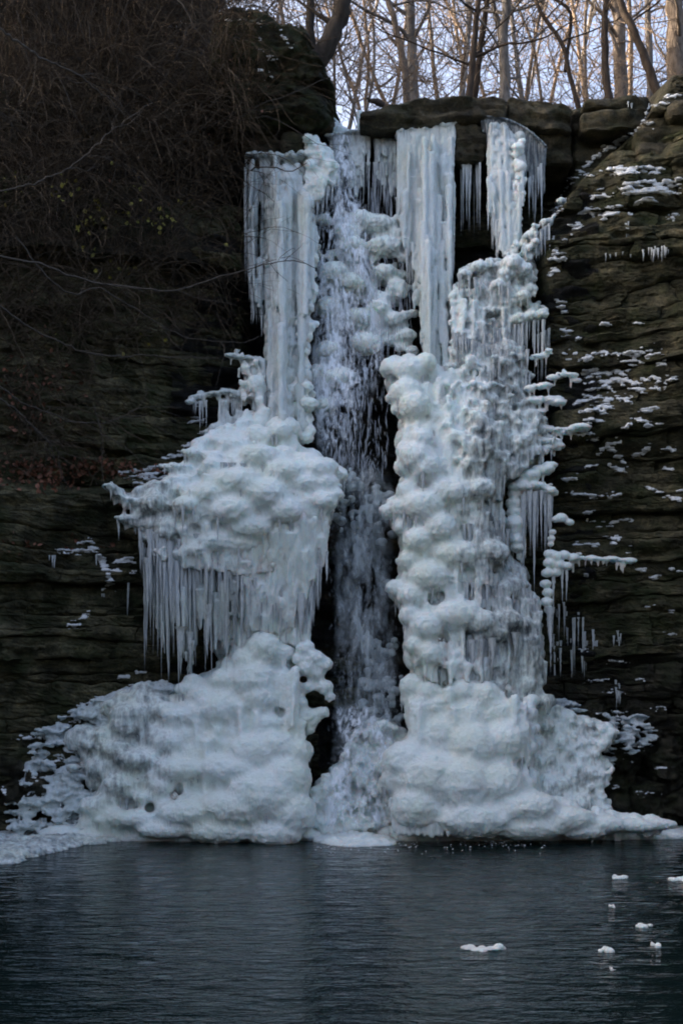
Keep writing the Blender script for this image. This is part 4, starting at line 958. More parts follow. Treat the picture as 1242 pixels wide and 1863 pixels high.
# far right faint icicles under the snowy cliff
fR = formation('icicle_row', 'faint icicles hanging from the dark undercut low on the right cliff', 1090, 1150, 'icicles')
for x0, x1, y, n_, a, b_ in ((1040, 1060, 1120, 8, 40, 120), (1058, 1085, 1160, 12, 20, 80), (1115, 1130, 1155, 6, 10, 30), (1118, 1135, 1245, 7, 20, 50), (1005, 1030, 1110, 8, 30, 100), (1000, 1040, 1170, 10, 40, 90)):
    for k in range(n_):
        x = random.uniform(x0, x1); y_ = y + random.gauss(0, 12); c, n = hit(x, y_); icicle(fR, x, y_, c[1] - 0.03, random.uniform(a, b_), random.uniform(1.2, 3))
fR2 = formation('icicle_row', 'tiny icicles under the snowy shelves high on the right cliff', 1150, 450, 'icicles')
for x0, x1, y, n_, a, b_ in ((1135, 1150, 405, 4, 15, 50), (1165, 1215, 450, 16, 8, 25), (1215, 1235, 395, 6, 8, 22), (990, 1010, 430, 6, 15, 35), (1100, 1210, 460, 8, 5, 20), (1140, 1150, 190, 3, 10, 20)):
    for k in range(n_):
        x = random.uniform(x0, x1); y_ = y + random.gauss(0, 4); c, n = hit(x, y_); icicle(fR2, x, y_, c[1] - 0.03, random.uniform(a, b_), random.uniform(1, 2))
fR3 = formation('icicle_row', 'short icicles under the stone ledges low on the left cliff', 130, 1060, 'icicles')
for x0, x1, y, n_, a, b_ in ((90, 102, 1010, 5, 10, 35), (172, 176, 1010, 2, 20, 30), (125, 145, 1143, 6, 5, 20), (232, 236, 1060, 3, 40, 90), (180, 192, 1080, 3, 8, 15)):
    for k in range(n_):
        x = random.uniform(x0, x1); c, n = hit(x, y); icicle(fR3, x, y, c[1] - 0.03, random.uniform(a, b_), random.uniform(1, 2))

# bulbs behind the falling water
fK = formation('bulbous_ice', 'rounded ice bulbs seen through the falling water in mid fall', 690, 540)
pr = Prims()
for x, y, r, fx in ((632, 425, 24, 1), (655, 400, 22, 1.2), (640, 450, 26, 1), (690, 410, 22, 1.6), (720, 425, 14, 1.4), (700, 450, 24, 1.5), (735, 470, 12, 1), (700, 495, 18, 1.3), (722, 520, 16, 1.2), (735, 575, 12, 1), (718, 525, 14, 1), (728, 535, 12, 0.9), (690, 560, 20, 1.2), (665, 625, 26, 1.1), (715, 580, 16, 1), (740, 610, 16, 1.1), (650, 580, 24, 1.2), (610, 500, 30, 1), (600, 560, 26, 1), (640, 520, 30, 1.1), (600, 640, 26, 1), (615, 690, 30, 1.2), (590, 740, 24, 1), (570, 450, 14, 1), (565, 400, 14, 1), (590, 400, 14, 1), (580, 680, 22, 1), (752, 570, 9, 1), (750, 640, 12, 1)):
    pr.pball(x, y, 20.0 + (y - 400) * -0.0012, r, fx, 1.0, 0.8)
scatter(pr, [(600, 380), (735, 390), (755, 480), (760, 640), (600, 640), (575, 450)], 90, 6, 18, lambda x, y: 20.1 + (y - 400) * -0.0012, 0.1, (1.2, 0.9, 0.8))
ice_body('ice_mass', pr, M_ice, fK, 0.02, 4, 0.03, 0.02, (8, 8, 8), 0.01, 0.35)
fK2 = formation('bulbous_ice', 'rounded ice knobs behind the spray in the lower fall', 650, 900)
pr = Prims()
for x, y, r, fx in ((706, 903, 12, 1.2), (690, 900, 9, 1), (716, 915, 8, 1), (694, 985, 10, 1.2), (706, 1062, 11, 1), (690, 1190, 13, 1.2), (672, 1205, 10, 1)):
    pr.pball(x, y, 19.45, r, fx, 1.0, 0.75)
scatter(pr, [(600, 830), (700, 885), (730, 900), (725, 980), (640, 990), (600, 940)], 60, 4, 13, lambda x, y: 19.45, 0.12)
scatter(pr, [(660, 1150), (730, 1160), (740, 1320), (640, 1320)], 50, 4, 12, lambda x, y: 19.2, 0.12)
ice_body('ice_mass', pr, M_crust, fK2, 0.02, 3, 0.0, 0.02, (8, 8, 8), 0.01, 0.35)
for r_ in (fK, fK2, fCr, fCr2):
    for o_ in r_.children:
        if o_.name.startswith('ice_mass'): o_['kind'] = 'stuff'
# foam heap at the foot of the water
fW = formation('ice_mound', 'frothy wet ice heap where the falling water lands', 650, 1440, 'ice mound')
pr = Prims()
pW = [(592, 1405), (620, 1372), (640, 1330), (670, 1310), (710, 1308), (745, 1330), (750, 1400), (725, 1450), (722, 1530), (565, 1530), (562, 1470), (568, 1425)]
backfill(pr, pW, lambda x, y: YI(y) + 0.25, 24, 24, 0.3); scatter(pr, pW, 130, 6, 20, lambda x, y: YI(y) + 0.12, 0.14)
ice_body('ice_mass', pr, M_ice, fW, 0.018, 4, 0.04, 0.016, (7, 7, 7), 0.010, 0.05)

# shore ice
def flat_ice(name, label, outline, z, seed, clear=0.2, cat='shore ice'):
    """outline in photo pixels on the water plane"""
    root = None
    pts = []
    for x, y in outline:
        Y = EYE * F / (y - HOR); pts.append((X_(x, Y), Y))
    pts = np.array(pts); lo = pts.min(0); hi = pts.max(0)
    c = RNG.uniform(lo, hi, size=(2600, 2)); c = c[poly_in(pts, c)]; d = poly_dist(pts, c)
    pr = Prims()
    for (x, y), dd in zip(c[:420], d[:420]):
        r = min(0.04 + 0.22 * RNG.random() ** 2, dd + 0.04)
        pr.ball((x, y, z), (r * 1.5, r * 1.2, min(0.02 + r * 0.4, 0.02 + dd * 0.3)))
    rt = tag(empty(name, (pts[:, 0].mean(), pts[:, 1].mean(), 0)), label, cat)
    ice_body('ice_mass', pr, M_ice, rt, 0.02, 2, 0.0, 0.03, (5, 5, 6), 0.012, clear)
    return rt
flat_ice('shore_ice', 'low shelf of grey shore ice at the left edge of the pool', [(-20, 1505), (60, 1490), (200, 1500), (420, 1515), (570, 1520), (560, 1530), (330, 1526), (220, 1530), (120, 1545), (60, 1560), (0, 1575), (-40, 1580)], 0.0, 1, 0.75)
flat_ice('shore_ice', 'thin tongue of shore ice at the right edge of the pool', [(900, 1515), (1100, 1500), (1240, 1500), (1242, 1522), (1100, 1527), (900, 1529)], 0.03, 2, 0.0)
flat_ice('foam_ring', 'white foam where the falling water meets the pool', [(585, 1524), (600, 1518), (700, 1518), (712, 1524), (700, 1538), (640, 1541), (590, 1534)], 0.0, 3, -0.3, 'foam')

pr = Prims(); rg_ = np.random.default_rng(77)
for k in range(150):
    x = rg_.uniform(570, 1000); y = 1529 + abs(rg_.normal()) * 10; Y = EYE * F / (y - HOR); r = rg_.uniform(0.004, 0.010)
    pr.ball((X_(x, Y), Y, 0.004), (r * 1.5, r * 1.5, r * 0.7))
Vb = np.concatenate(pr.V); Tb = np.concatenate(pr.T)
ob_ = link('bubbles', new_mesh('bubbles', Vb, Tb), M_snow); tag(ob_, 'tiny foam bubbles drifting off the foot of the falls', 'foam', kind='stuff')
# floating ice
def floe(x, y, w, label, bumps, seed):
    w *= 1.1; Y = EYE * F / (y - HOR); rg = random.Random(seed); pr = Prims(); s = Y / F
    for k in range(9):
        t = rg.uniform(-1, 1); pr.ball((X_(x, Y) + t * w * s * 0.42, Y + rg.uniform(-0.05, 0.05), rg.uniform(-0.005, 0.012)), (w * s * 0.13 * rg.uniform(0.7, 1.6), w * s * 0.2, 0.025 * rg.uniform(0.6, 1.3)))
    for bx, by, br in bumps: pr.ball((X_(x, Y) + bx * s, Y, by * 0.6 * s), (br * s * 1.1, br * s, br * 0.7 * s))
    rt = tag(empty('floating_ice', (X_(x, Y), Y, 0)), label, 'floating ice', 'pieces of ice floating on the pool')
    ice_body('ice_mass', pr, M_ice, rt, 0.008, 2, 0.0, 0.004, (14, 14, 14), 0.002, 0.2)
floe(880, 1727, 70, 'longest piece of floating ice, with a round knob at its right end', [(27, 8, 9), (-25, 4, 5), (-8, 3, 5), (12, 3, 5)], 1)
floe(1127, 1598, 28, 'floating ice lump near the right shore of the pool', [(0, 2, 6), (6, 1, 5)], 2)
floe(1236, 1602, 34, 'floating ice lump cut by the right edge of the photo', [(0, 3, 8), (8, 4, 9)], 3)
floe(1171, 1687, 30, 'flat oval piece of floating ice between two knobbly ones', [(0, 0, 4)], 4)
floe(1098, 1730, 28, 'small knobbly piece of floating ice right of the longest piece', [(-2, 3, 5), (6, 0, 4)], 5)
floe(1112, 1651, 14, 'half sunk chip of ice below the lump near the right shore', [], 6)
floe(1112, 1764, 9, 'tiny chip of ice lowest on the dark water', [], 7)
floe(1196, 1722, 22, 'thin slush scrap under the flat oval piece of ice', [], 8)
print('ice', time.time() - T0)

# ---------------------------------------------------------------- falling water
fall = tag(empty('waterfall', P(650, 240, 20.3)), 'thin white falling water between the frozen masses', 'waterfall')
def veil(name, left, right, Yv, mat, amp, seed, nx=40, ny=160, fade=0.25, top=0.05, bottom=0.12):
    """curved sheet between two traced edges"""
    ly = [p[1] for p in left]; lx = [p[0] for p in left]; ry = [p[1] for p in right]; rx = [p[0] for p in right]
    y = np.linspace(ly[0], ly[-1], ny); u = np.linspace(0, 1, nx)
    U, Yp = np.meshgrid(u, y, indexing='ij'); U = U.ravel(); Yp = Yp.ravel()
    px = np.interp(Yp, ly, lx) * (1 - U) + np.interp(Yp, ry, rx) * U
    D = np.interp(Yp, [a for a, _ in Yv], [b_ for _, b_ in Yv]) - 0.12 * np.sin(np.pi * U)
    D = D + amp * fbm(np.stack([px * 0.03, Yp * 0.008, px * 0 + seed], 1), 3, seed)
    V = np.stack([(px - 621) * D / F, D, EYE + (HOR - Yp) * D / F], 1)
    t = (Yp - ly[0]) / (ly[-1] - ly[0])
    cl = sstep(np.minimum(U, 1 - U) / (fade * (0.7 + 0.8 * np.abs(perlin(np.stack([U * 2, Yp * 0.012, U * 0 + seed], 1), 93))))) * sstep(t / top) * sstep((1 - t) / bottom)
    return part(name, V, grid_faces(nx, ny), mat, fall, attr={'clear': cl})
YV = [(240, 20.2), (400, 19.9), (650, 19.6), (900, 19.2), (1300, 18.8), (1500, 18.2)]
veil('water_veil', [(575, 330), (570, 450), (562, 600), (560, 700), (570, 800), (590, 860)], [(640, 330), (680, 420), (700, 560), (708, 670), (670, 740), (640, 860)], YV, M_veilU, 0.12, 1)
veil('water_veil', [(560, 370), (560, 500), (560, 700), (575, 830)], [(630, 370), (672, 440), (680, 600), (630, 830)], [(a, b_ + 0.12) for a, b_ in YV], M_veilU, 0.15, 2)
veil('water_veil', [(570, 820), (598, 900), (600, 1040), (620, 1200), (600, 1400)], [(700, 820), (728, 900), (715, 1040), (725, 1200), (735, 1400)], YV, M_veilL, 0.12, 3, top=0.22)
veil('water_veil', [(600, 840), (610, 900), (605, 1040), (600, 1200), (600, 1420)], [(690, 840), (725, 900), (710, 1040), (728, 1200), (730, 1420)], [(a, b_ - 0.15) for a, b_ in YV], M_veilL, 0.15, 4)
veil('water_veil', [(600, 1280), (600, 1350), (585, 1440), (582, 1520)], [(725, 1280), (730, 1350), (712, 1440), (712, 1520)], [(a, b_ - 0.25) for a, b_ in YV], M_veilU, 0.1, 5)
veil('water_veil', [(600, 242), (600, 300), (590, 360)], [(640, 238), (650, 300), (655, 360)], [(240, 20.3), (400, 20.0)], M_veilU, 0.08, 6)
# strands and drops
def strands(n, x0f, x1f, ya, yb, lmin, lmax, rmin, rmax, jit=0.35):
    py = RNG.uniform(ya, yb, n); u = RNG.beta(1.6, 1.6, n)
    px = x0f(py) * (1 - u) + x1f(py) * u
    Yv_ = np.interp(py, [a for a, _ in YV], [b_ for _, b_ in YV]) + RNG.uniform(-jit, 0.12, n)
    L = RNG.uniform(lmin, lmax, n)
    K = 5; t = np.linspace(0, 1, K)
    pyk = py[:, None] + L[:, None] * t[None]; pxk = px[:, None] + RNG.normal(size=(n, 1)) * 2.5 * t + RNG.normal(size=(n, K)) * 0.35
    Yk = np.repeat(Yv_[:, None], K, 1)
    PT = np.stack([(pxk - 621) * Yk / F, Yk, EYE + (HOR - pyk) * Yk / F], -1)
    RD = (RNG.uniform(rmin, rmax, n)[:, None] * np.array([0.2, 1, 1.2, 0.8, 0.1])) * 19.0 / F
    return tubes(PT, RD, 4)
l1 = lambda y: np.interp(y, [250, 600, 850, 1000, 1200, 1500], [590, 562, 592, 594, 600, 590]); r1 = lambda y: np.interp(y, [250, 450, 700, 850, 1000, 1200, 1500], [640, 690, 712, 705, 715, 735, 715])
V, q = strands(260, l1, r1, 700, 850, 8, 34, 0.3, 0.9)
part('falling_drops', V, q, M_drop, fall, kind='stuff')
V, q = strands(700, l1, r1, 330, 700, 4, 18, 0.3, 0.8)
part('falling_drops', V, q, M_drop, fall, kind='stuff')
V, q = strands(1200, l1, r1, 820, 1440, 3, 12, 0.15, 0.4)
part('falling_drops', V, q, M_drop, fall, kind='stuff')
V, q = strands(260, lambda y: y * 0 + 640, lambda y: y * 0 + 760, 250, 620, 20, 90, 0.3, 0.6, 0.0)
part('falling_drops', V, q, M_drop, fall, kind='stuff')

# ---------------------------------------------------------------- snow on the ledges
def snow_cluster(label, lines, thick=(2.0, 4.5), name='snow_streaks'):
    pr = Prims(); cc = []
    for pts in lines:
        pts = np.asarray(pts, float); seg = np.linalg.norm(np.diff(pts, axis=0), axis=1); cum = np.concatenate([[0], np.cumsum(seg)])
        n = max(6, int(cum[-1] / 1.35))
        for k in range(n):
            t = (k + random.random()) / n * cum[-1]; u = t / cum[-1]
            x = np.interp(t, cum, pts[:, 0]); y = np.interp(t, cum, pts[:, 1]) + random.gauss(0, 1.5 if random.random() < 0.75 else 4.0)
            if perlin(np.array([[x * 0.11, y * 0.25, 0.5]]), 4)[0] < -0.12: continue
            c, nn = hit(x, y); cc.append(c)
            r = 0.5 * random.uniform(*thick) * (0.35 + 0.9 * math.sin(math.pi * min(max(u, 0.05), 0.95))) * c[1] / F
            pr.ball(c + [0, -0.005, 0], (r * random.uniform(2.0, 5.0), r * 2.2, r * random.uniform(0.35, 0.7)))
    rt = tag(empty(name, np.mean(cc, axis=0)), label, 'snow')
    b_ = ice_body('snow', pr, M_snow, rt, 0.011, 0, 0.0, 0.012, (20, 20, 20), 0.008, 0, flute=0)
    b_['kind'] = 'stuff'
    return rt
snow_cluster('snow along the diagonal rock edge right of the cap rock', [[(1180, 190), (1172, 215), (1155, 240), (1120, 258), (1085, 285), (1062, 305), (1045, 330), (1015, 360)], [(1150, 243), (1110, 262)], [(1030, 330), (1050, 320)], [(1000, 385), (1030, 370)], [(1180, 195), (1215, 188)], [(1160, 222), (1195, 222)], [(1002, 378), (1036, 358)], [(995, 400), (1025, 380)], [(1205, 180), (1240, 172)]], (1.5, 3.6))
snow_cluster('snow on the topmost shelves of the right cliff', [[(1090, 310), (1130, 308), (1170, 306), (1215, 308)], [(1110, 318), (1150, 312), (1200, 316)], [(1120, 338), (1165, 332), (1195, 330)], [(1112, 356), (1150, 352), (1190, 345), (1240, 336)], [(1160, 345), (1200, 350), (1240, 352)], [(1150, 372), (1175, 362), (1195, 370)], [(1180, 340), (1240, 326)], [(1125, 343), (1160, 345)]], (2.5, 5))
snow_cluster('snow strips on the small ledges left of the upper right shelves', [[(1060, 320), (1085, 321)], [(1070, 360), (1110, 357)], [(1050, 390), (1075, 380), (1100, 378)], [(1065, 395), (1095, 388), (1155, 390)], [(1055, 385), (1100, 393)], [(1100, 378), (1145, 380)], [(1030, 411), (1060, 410)], [(1035, 423), (1055, 414)], [(1020, 440), (1040, 425)], [(1080, 345), (1098, 344)], [(1210, 395), (1232, 392)], [(1090, 398), (1110, 400)]], (2, 4))
snow_cluster('snow and frost stepping down the left rim of the right cliff', [[(1000, 465), (1015, 450)], [(990, 478), (1010, 468)], [(1005, 480), (1022, 470), (1030, 475)], [(995, 500), (1015, 490)], [(1010, 560), (1028, 556)], [(1020, 570), (1030, 565)], [(1018, 600), (1040, 608)], [(1022, 612), (1040, 605)], [(1045, 620), (1056, 614)], [(1020, 645), (1050, 640)], [(1008, 545), (1030, 553)]], (2, 4))
snow_cluster('broad patchy snow across the middle of the right cliff', [[(1055, 700), (1130, 690), (1170, 700)], [(1060, 720), (1110, 728), (1150, 722)], [(1075, 738), (1120, 742)], [(1050, 680), (1090, 672)], [(1120, 655), (1170, 660)], [(1160, 690), (1215, 698)], [(1050, 658), (1080, 645), (1110, 642)], [(1110, 645), (1150, 642), (1190, 636)], [(1060, 690), (1090, 680), (1130, 676), (1150, 672)], [(1070, 700), (1110, 695), (1150, 690)], [(1130, 700), (1160, 710), (1210, 708)], [(1060, 712), (1100, 705), (1120, 715)], [(1130, 725), (1150, 735)], [(1150, 588), (1175, 585)], [(1170, 650), (1205, 640)], [(1195, 660), (1212, 664)], [(1050, 750), (1080, 747), (1115, 750)], [(1060, 765), (1100, 765)], [(1145, 760), (1180, 768)], [(1130, 780), (1150, 770)], [(1160, 750), (1200, 742)], [(1170, 775), (1210, 770)], [(1000, 690), (1040, 680)], [(1210, 690), (1235, 692)], [(1180, 690), (1200, 686)], [(1090, 590), (1110, 592)], [(1040, 735), (1075, 725)]], (2, 4.6))
snow_cluster('snow along the zigzag crack low on the right cliff', [[(1085, 830), (1100, 812), (1120, 825), (1140, 850)], [(1100, 812), (1130, 803)], [(1105, 845), (1140, 862)], [(1165, 830), (1182, 808)], [(1170, 885), (1200, 895), (1225, 905)], [(1225, 895), (1242, 890)], [(1215, 905), (1240, 910)], [(1062, 850), (1090, 846)], [(1200, 818), (1230, 816)], [(1150, 830), (1165, 822)], [(1205, 850), (1225, 856)], [(1065, 800), (1090, 795)], [(1040, 790), (1085, 790)]], (2, 4.2))
snow_cluster('parallel snow bars on the lower right ledges', [[(1028, 895), (1060, 900), (1110, 905)], [(1105, 905), (1130, 898)], [(1020, 875), (1050, 868)], [(1065, 950), (1100, 952), (1130, 948)], [(1060, 935), (1080, 930)], [(1040, 990), (1090, 992)], [(1098, 975), (1130, 980)], [(1110, 990), (1125, 985)], [(1140, 998), (1160, 994)], [(1060, 1048), (1080, 1050)], [(1155, 1037), (1175, 1036)], [(1180, 1052), (1200, 1053)], [(1215, 1035), (1240, 1040)], [(1130, 948), (1155, 946)], [(1215, 1110), (1225, 1118)]], (2, 4.6))
snow_cluster('frost streaks over the black rocks at the lower right', [[(1100, 1320), (1130, 1305), (1160, 1315)], [(1120, 1350), (1160, 1358), (1195, 1356)], [(1120, 1345), (1140, 1335)], [(1105, 1300), (1115, 1290)], [(1130, 1380), (1150, 1385)], [(1180, 1290), (1215, 1285)], [(1100, 1440), (1130, 1430)]], (1, 2.4))
snow_cluster('thin frost dusting on the dark ledges low on the right cliff', [[(1040, 1180), (1075, 1184)], [(1100, 1200), (1150, 1206)], [(1060, 1240), (1110, 1236)], [(1090, 1262), (1140, 1258)], [(1150, 1235), (1180, 1240)], [(1200, 1150), (1235, 1155)], [(1170, 1105), (1200, 1100)], [(1180, 1400), (1225, 1395)], [(1150, 1440), (1210, 1445)]], (1.0, 2.2))
snow_cluster('snow specks on the mossy rock outcrop', [[(390, 20), (410, 22)], [(398, 36), (425, 40)], [(430, 36), (455, 40)], [(462, 42), (480, 46)], [(378, 58), (392, 60)], [(470, 68), (480, 76)], [(478, 98), (508, 108)], [(484, 108), (505, 112)], [(470, 96), (480, 92)], [(505, 62), (530, 74)], [(465, 128), (490, 130)], [(480, 140), (500, 138)], [(370, 188), (398, 194)], [(300, 45), (345, 40)], [(300, 50), (330, 50)], [(520, 78), (540, 84)]], (1.0, 2.2))
snow_cluster('icy snow on the pointed ledge low on the left cliff', [[(95, 1000), (130, 1003), (170, 998), (160, 975)], [(160, 975), (178, 1005), (190, 1030), (205, 1060)], [(188, 1012), (195, 1050), (212, 1073)], [(140, 990), (165, 985)], [(120, 1140), (145, 1135), (165, 1110)], [(185, 1072), (205, 1070)]], (2, 4.5))
snow_cluster('snow dusted stones between the pointed ledge and the ice shelf', [[(205, 1025), (230, 1020), (250, 1025)], [(205, 1036), (222, 1040)], [(238, 1040), (246, 1042)], [(215, 1235), (235, 1228)], [(245, 1220), (268, 1225)], [(218, 1248), (225, 1252)], [(235, 1248), (250, 1245)], [(225, 1015), (245, 1016)]], (2, 4.5))
snow_cluster('frosted litter on the ledge above the left ice shelf', [[(200, 880), (240, 868), (280, 862), (340, 850)], [(210, 862), (260, 855), (300, 845)], [(290, 835), (330, 828), (360, 822)], [(330, 815), (365, 800)], [(340, 770), (380, 765)], [(360, 790), (400, 780)], [(260, 872), (310, 870)], [(230, 885), (290, 880)], [(340, 728), (365, 735)]], (2, 4.2))
snow_cluster('thin frost streaks over the dark rocks at the lower left', [[(130, 1290), (180, 1270), (230, 1262)], [(110, 1320), (160, 1305)], [(60, 1360), (120, 1350)], [(100, 1340), (150, 1335)], [(70, 1390), (130, 1380)], [(50, 1420), (110, 1410)], [(20, 1345), (70, 1340)], [(5, 1430), (12, 1450)], [(160, 1290), (200, 1292)], [(100, 1470), (180, 1462)]], (1.5, 3.4))
print('snow', time.time() - T0)

# ---------------------------------------------------------------- trees
def limb(p0, d0, L, K, rg, wob=0.12, up=0.0):
    p = np.array(p0, float); d = np.array(d0, float); d /= np.linalg.norm(d); out = [p.copy()]; st = L / (K - 1)
    for k in range(K - 1):
        d = d + rg.normal(size=3) * wob + np.array([0, 0, up]); d /= np.linalg.norm(d); p = p + d * st; out.append(p.copy())
    return np.array(out)
def tree(label, px, Y, wpx, top=None, h=None, mat=M_barkT, seed=0, nb=8, zbase=None, bend=0.03, twigs=1.0, lean=0.0, twmat=None, pts=None, name='bare_tree', ymin=-260):
    rg = np.random.default_rng(1000 + seed)
    x = X_(px, Y); zb_ = float(ground_z(x, Y)) - 0.3 if zbase is None else zbase
    r0 = wpx / 2 * Y / F
    ztop = Z_(-420, Y)
    Ht = max(ztop - zb_, 4.0) if h is None else h
    if pts is not None:
        tp = np.array([P(a, b_, Y) for a, b_ in pts]); cum = np.concatenate([[0], np.cumsum(np.linalg.norm(np.diff(tp, axis=0), axis=1))])
        K = 20; tt = np.linspace(0, cum[-1], K); trunk = np.stack([np.interp(tt, cum, tp[:, i]) for i in range(3)], 1)
        trunk[1:-1] += rg.normal(size=(K - 2, 3)) * r0 * 0.12; Ht = cum[-1]
    else:
        K = 20
        trunk = limb((x, Y, zb_), (lean, rg.uniform(-0.05, 0.05), 1), Ht, K, rg, bend, 0.02)
    rad = r0 * np.linspace(1.08, 0.55, K) * (1 + 0.04 * rg.normal(size=K)); rad[0] *= 1.25
    rt = tag(empty(name, trunk[0]), label, 'tree', 'bare trees on the wooded rim')
    V, q = tubes(trunk[None], rad[None], 10)
    Vs, Qs, n = [V], [q], len(V)
    B1 = []
    limbs = []; 
    for k in range(nb):
        t = rg.uniform(0.12, 0.95); i = int(t * (K - 1)); a = rg.uniform(0, 2 * np.pi)
        d = np.array([np.cos(a), np.sin(a) * 0.8, rg.uniform(0.2, 1.1)])
        L = rg.uniform(0.25, 0.6) * min(Ht, 9); l = limb(trunk[i], d, L, 10, rg, 0.14, 0.04)
        limbs.append((l, np.linspace(min(rad[i] * rg.uniform(0.25, 0.5), 0.045), 0.009, 10)))
    if limbs:
        V2, q2 = tubes(np.array([l for l, _ in limbs]), np.array([r for _, r in limbs]), 6); Vs.append(V2); Qs.append(q2 + n); n += len(V2)
    part('trunk', np.concatenate(Vs), np.concatenate(Qs), mat, rt)
    tw, tr = [], []
    for l, r in limbs:
        for k in range(int(5 * twigs)):
            i = rg.integers(2, 9); a = rg.normal(size=3) + [0, 0, 0.5]; b1 = limb(l[i], a, rg.uniform(0.5, 1.6), 7, rg, 0.25, 0.03)
            tw.append(b1); tr.append(np.linspace(max(0.006, r[i] * 0.5), 0.004, 7))
            for m_ in range(3):
                j = rg.integers(1, 6); a2 = rg.normal(size=3) + [0, 0, 0.3]; tw.append(limb(b1[j], a2, rg.uniform(0.25, 0.8), 7, rg, 0.25)); tr.append(np.linspace(0.006, 0.003, 7))
    if tw:
        V, q = tubes(np.array(tw), np.array(tr), 3); part('crown', V, q, twmat or mat, rt)
    return rt
tree('dark leaning tree rooted on the mossy outcrop at the upper left', 590, 19.9, 34, mat=M_barkK, seed=1, nb=1, pts=[(572, 112), (588, 92), (604, 66), (618, 30), (628, -10), (632, -60), (640, -160)], twmat=M_barkB, twigs=1)
tree('dark upright mossy stem just left of the leaning tree', 566, 20.4, 18, mat=M_barkK, seed=2, nb=1, pts=[(566, 120), (564, 60), (565, 10), (560, -60), (558, -150)], twmat=M_barkB)
tree('slim tan tree touching a thicker one left of the cap rock middle', 738, 26, 13, mat=M_barkT, seed=3, nb=5, pts=[(741, 195), (737, 140), (730, 90), (718, 40), (706, 0), (690, -80), (680, -200)])
tree('straight pale grey tree behind the left part of the cap rock', 750, 27, 19, mat=M_barkG, seed=4, nb=6, pts=[(752, 200), (751, 120), (747, 50), (745, -10), (742, -120), (744, -260)])
tree('dark brown tree with a mossy foot nearest the cap rock middle', 856, 22.5, 12, mat=M_barkB, seed=5, nb=5, pts=[(851, 185), (858, 130), (862, 80), (866, 30), (872, -10), (880, -90), (886, -200)])
tree('dark slim twin standing against the brown mossy footed tree', 866, 23.2, 12, mat=M_barkB, seed=6, nb=5, pts=[(860, 185), (866, 140), (873, 90), (880, 40), (886, 0), (896, -90), (900, -200)])
tree('pale crooked tree left of the dark brown pair', 838, 28, 11, mat=M_barkT, seed=7, nb=6, pts=[(838, 200), (842, 140), (846, 100), (850, 60), (856, 20), (848, -10), (840, -90), (836, -200)])
tree('mottled grey forked tree right of the dark brown pair', 918, 22.8, 19, mat=M_barkG, seed=8, nb=6, pts=[(917, 190), (918, 140), (917, 90), (914, 55), (922, 10), (922, -60), (926, -200)])
tree('pale limb leaning out of the mottled forked tree', 905, 23.3, 12, mat=M_barkG, seed=9, nb=4, pts=[(916, 190), (912, 80), (905, 35), (895, 5), (880, -50), (860, -160)])
tree('thin brown tree bending left above the gap between cap rocks', 1053, 22.6, 9, mat=M_barkB, seed=10, nb=4, pts=[(1055, 205), (1044, 165), (1033, 130), (1027, 95), (1014, 65), (998, 45), (980, 20), (970, -10), (960, -90)])
tree('dark snaking branch tree rising right out of the bending brown tree', 1035, 22.9, 7, mat=M_barkB, seed=11, nb=4, pts=[(1028, 130), (1032, 90), (1038, 55), (1037, 25), (1028, 10), (1010, 0), (990, -20), (985, -100)], zbase=0)
tree('dark brown upright tree behind the two layered rim blocks', 1105, 22.4, 14, mat=M_barkB, seed=12, nb=6, pts=[(1108, 190), (1102, 140), (1100, 90), (1099, 40), (1102, 0), (1106, -90), (1100, -200)])
tree('thick brown tree behind the dark upright one', 1126, 27, 24, mat=M_barkT, seed=13, nb=6, pts=[(1126, 200), (1128, 140), (1127, 80), (1124, 40), (1118, -20), (1110, -100), (1100, -200)])
tree('lichen spotted tree leaning left across the rim woods', 1160, 21.8, 16, mat=M_barkB, seed=14, nb=3, pts=[(1202, 185), (1188, 150), (1175, 115), (1162, 80), (1148, 48), (1136, 25), (1126, 0), (1110, -60), (1090, -160)])
tree('thickest brown tree at the right edge of the photo', 1230, 23.5, 36, mat=M_barkT, seed=15, nb=5, pts=[(1230, 190), (1229, 120), (1229, 60), (1228, 0), (1226, -100), (1224, -220)])
tree('straight grey tree between the leaning and the thickest tree', 1180, 28, 13, mat=M_barkG, seed=16, nb=6, pts=[(1183, 200), (1181, 120), (1179, 60), (1176, 0), (1172, -100), (1170, -220)])
lab = ['slender', 'crooked', 'tall', 'spindly', 'slight', 'knotty', 'straggly', 'lanky', 'wiry', 'twiggy']
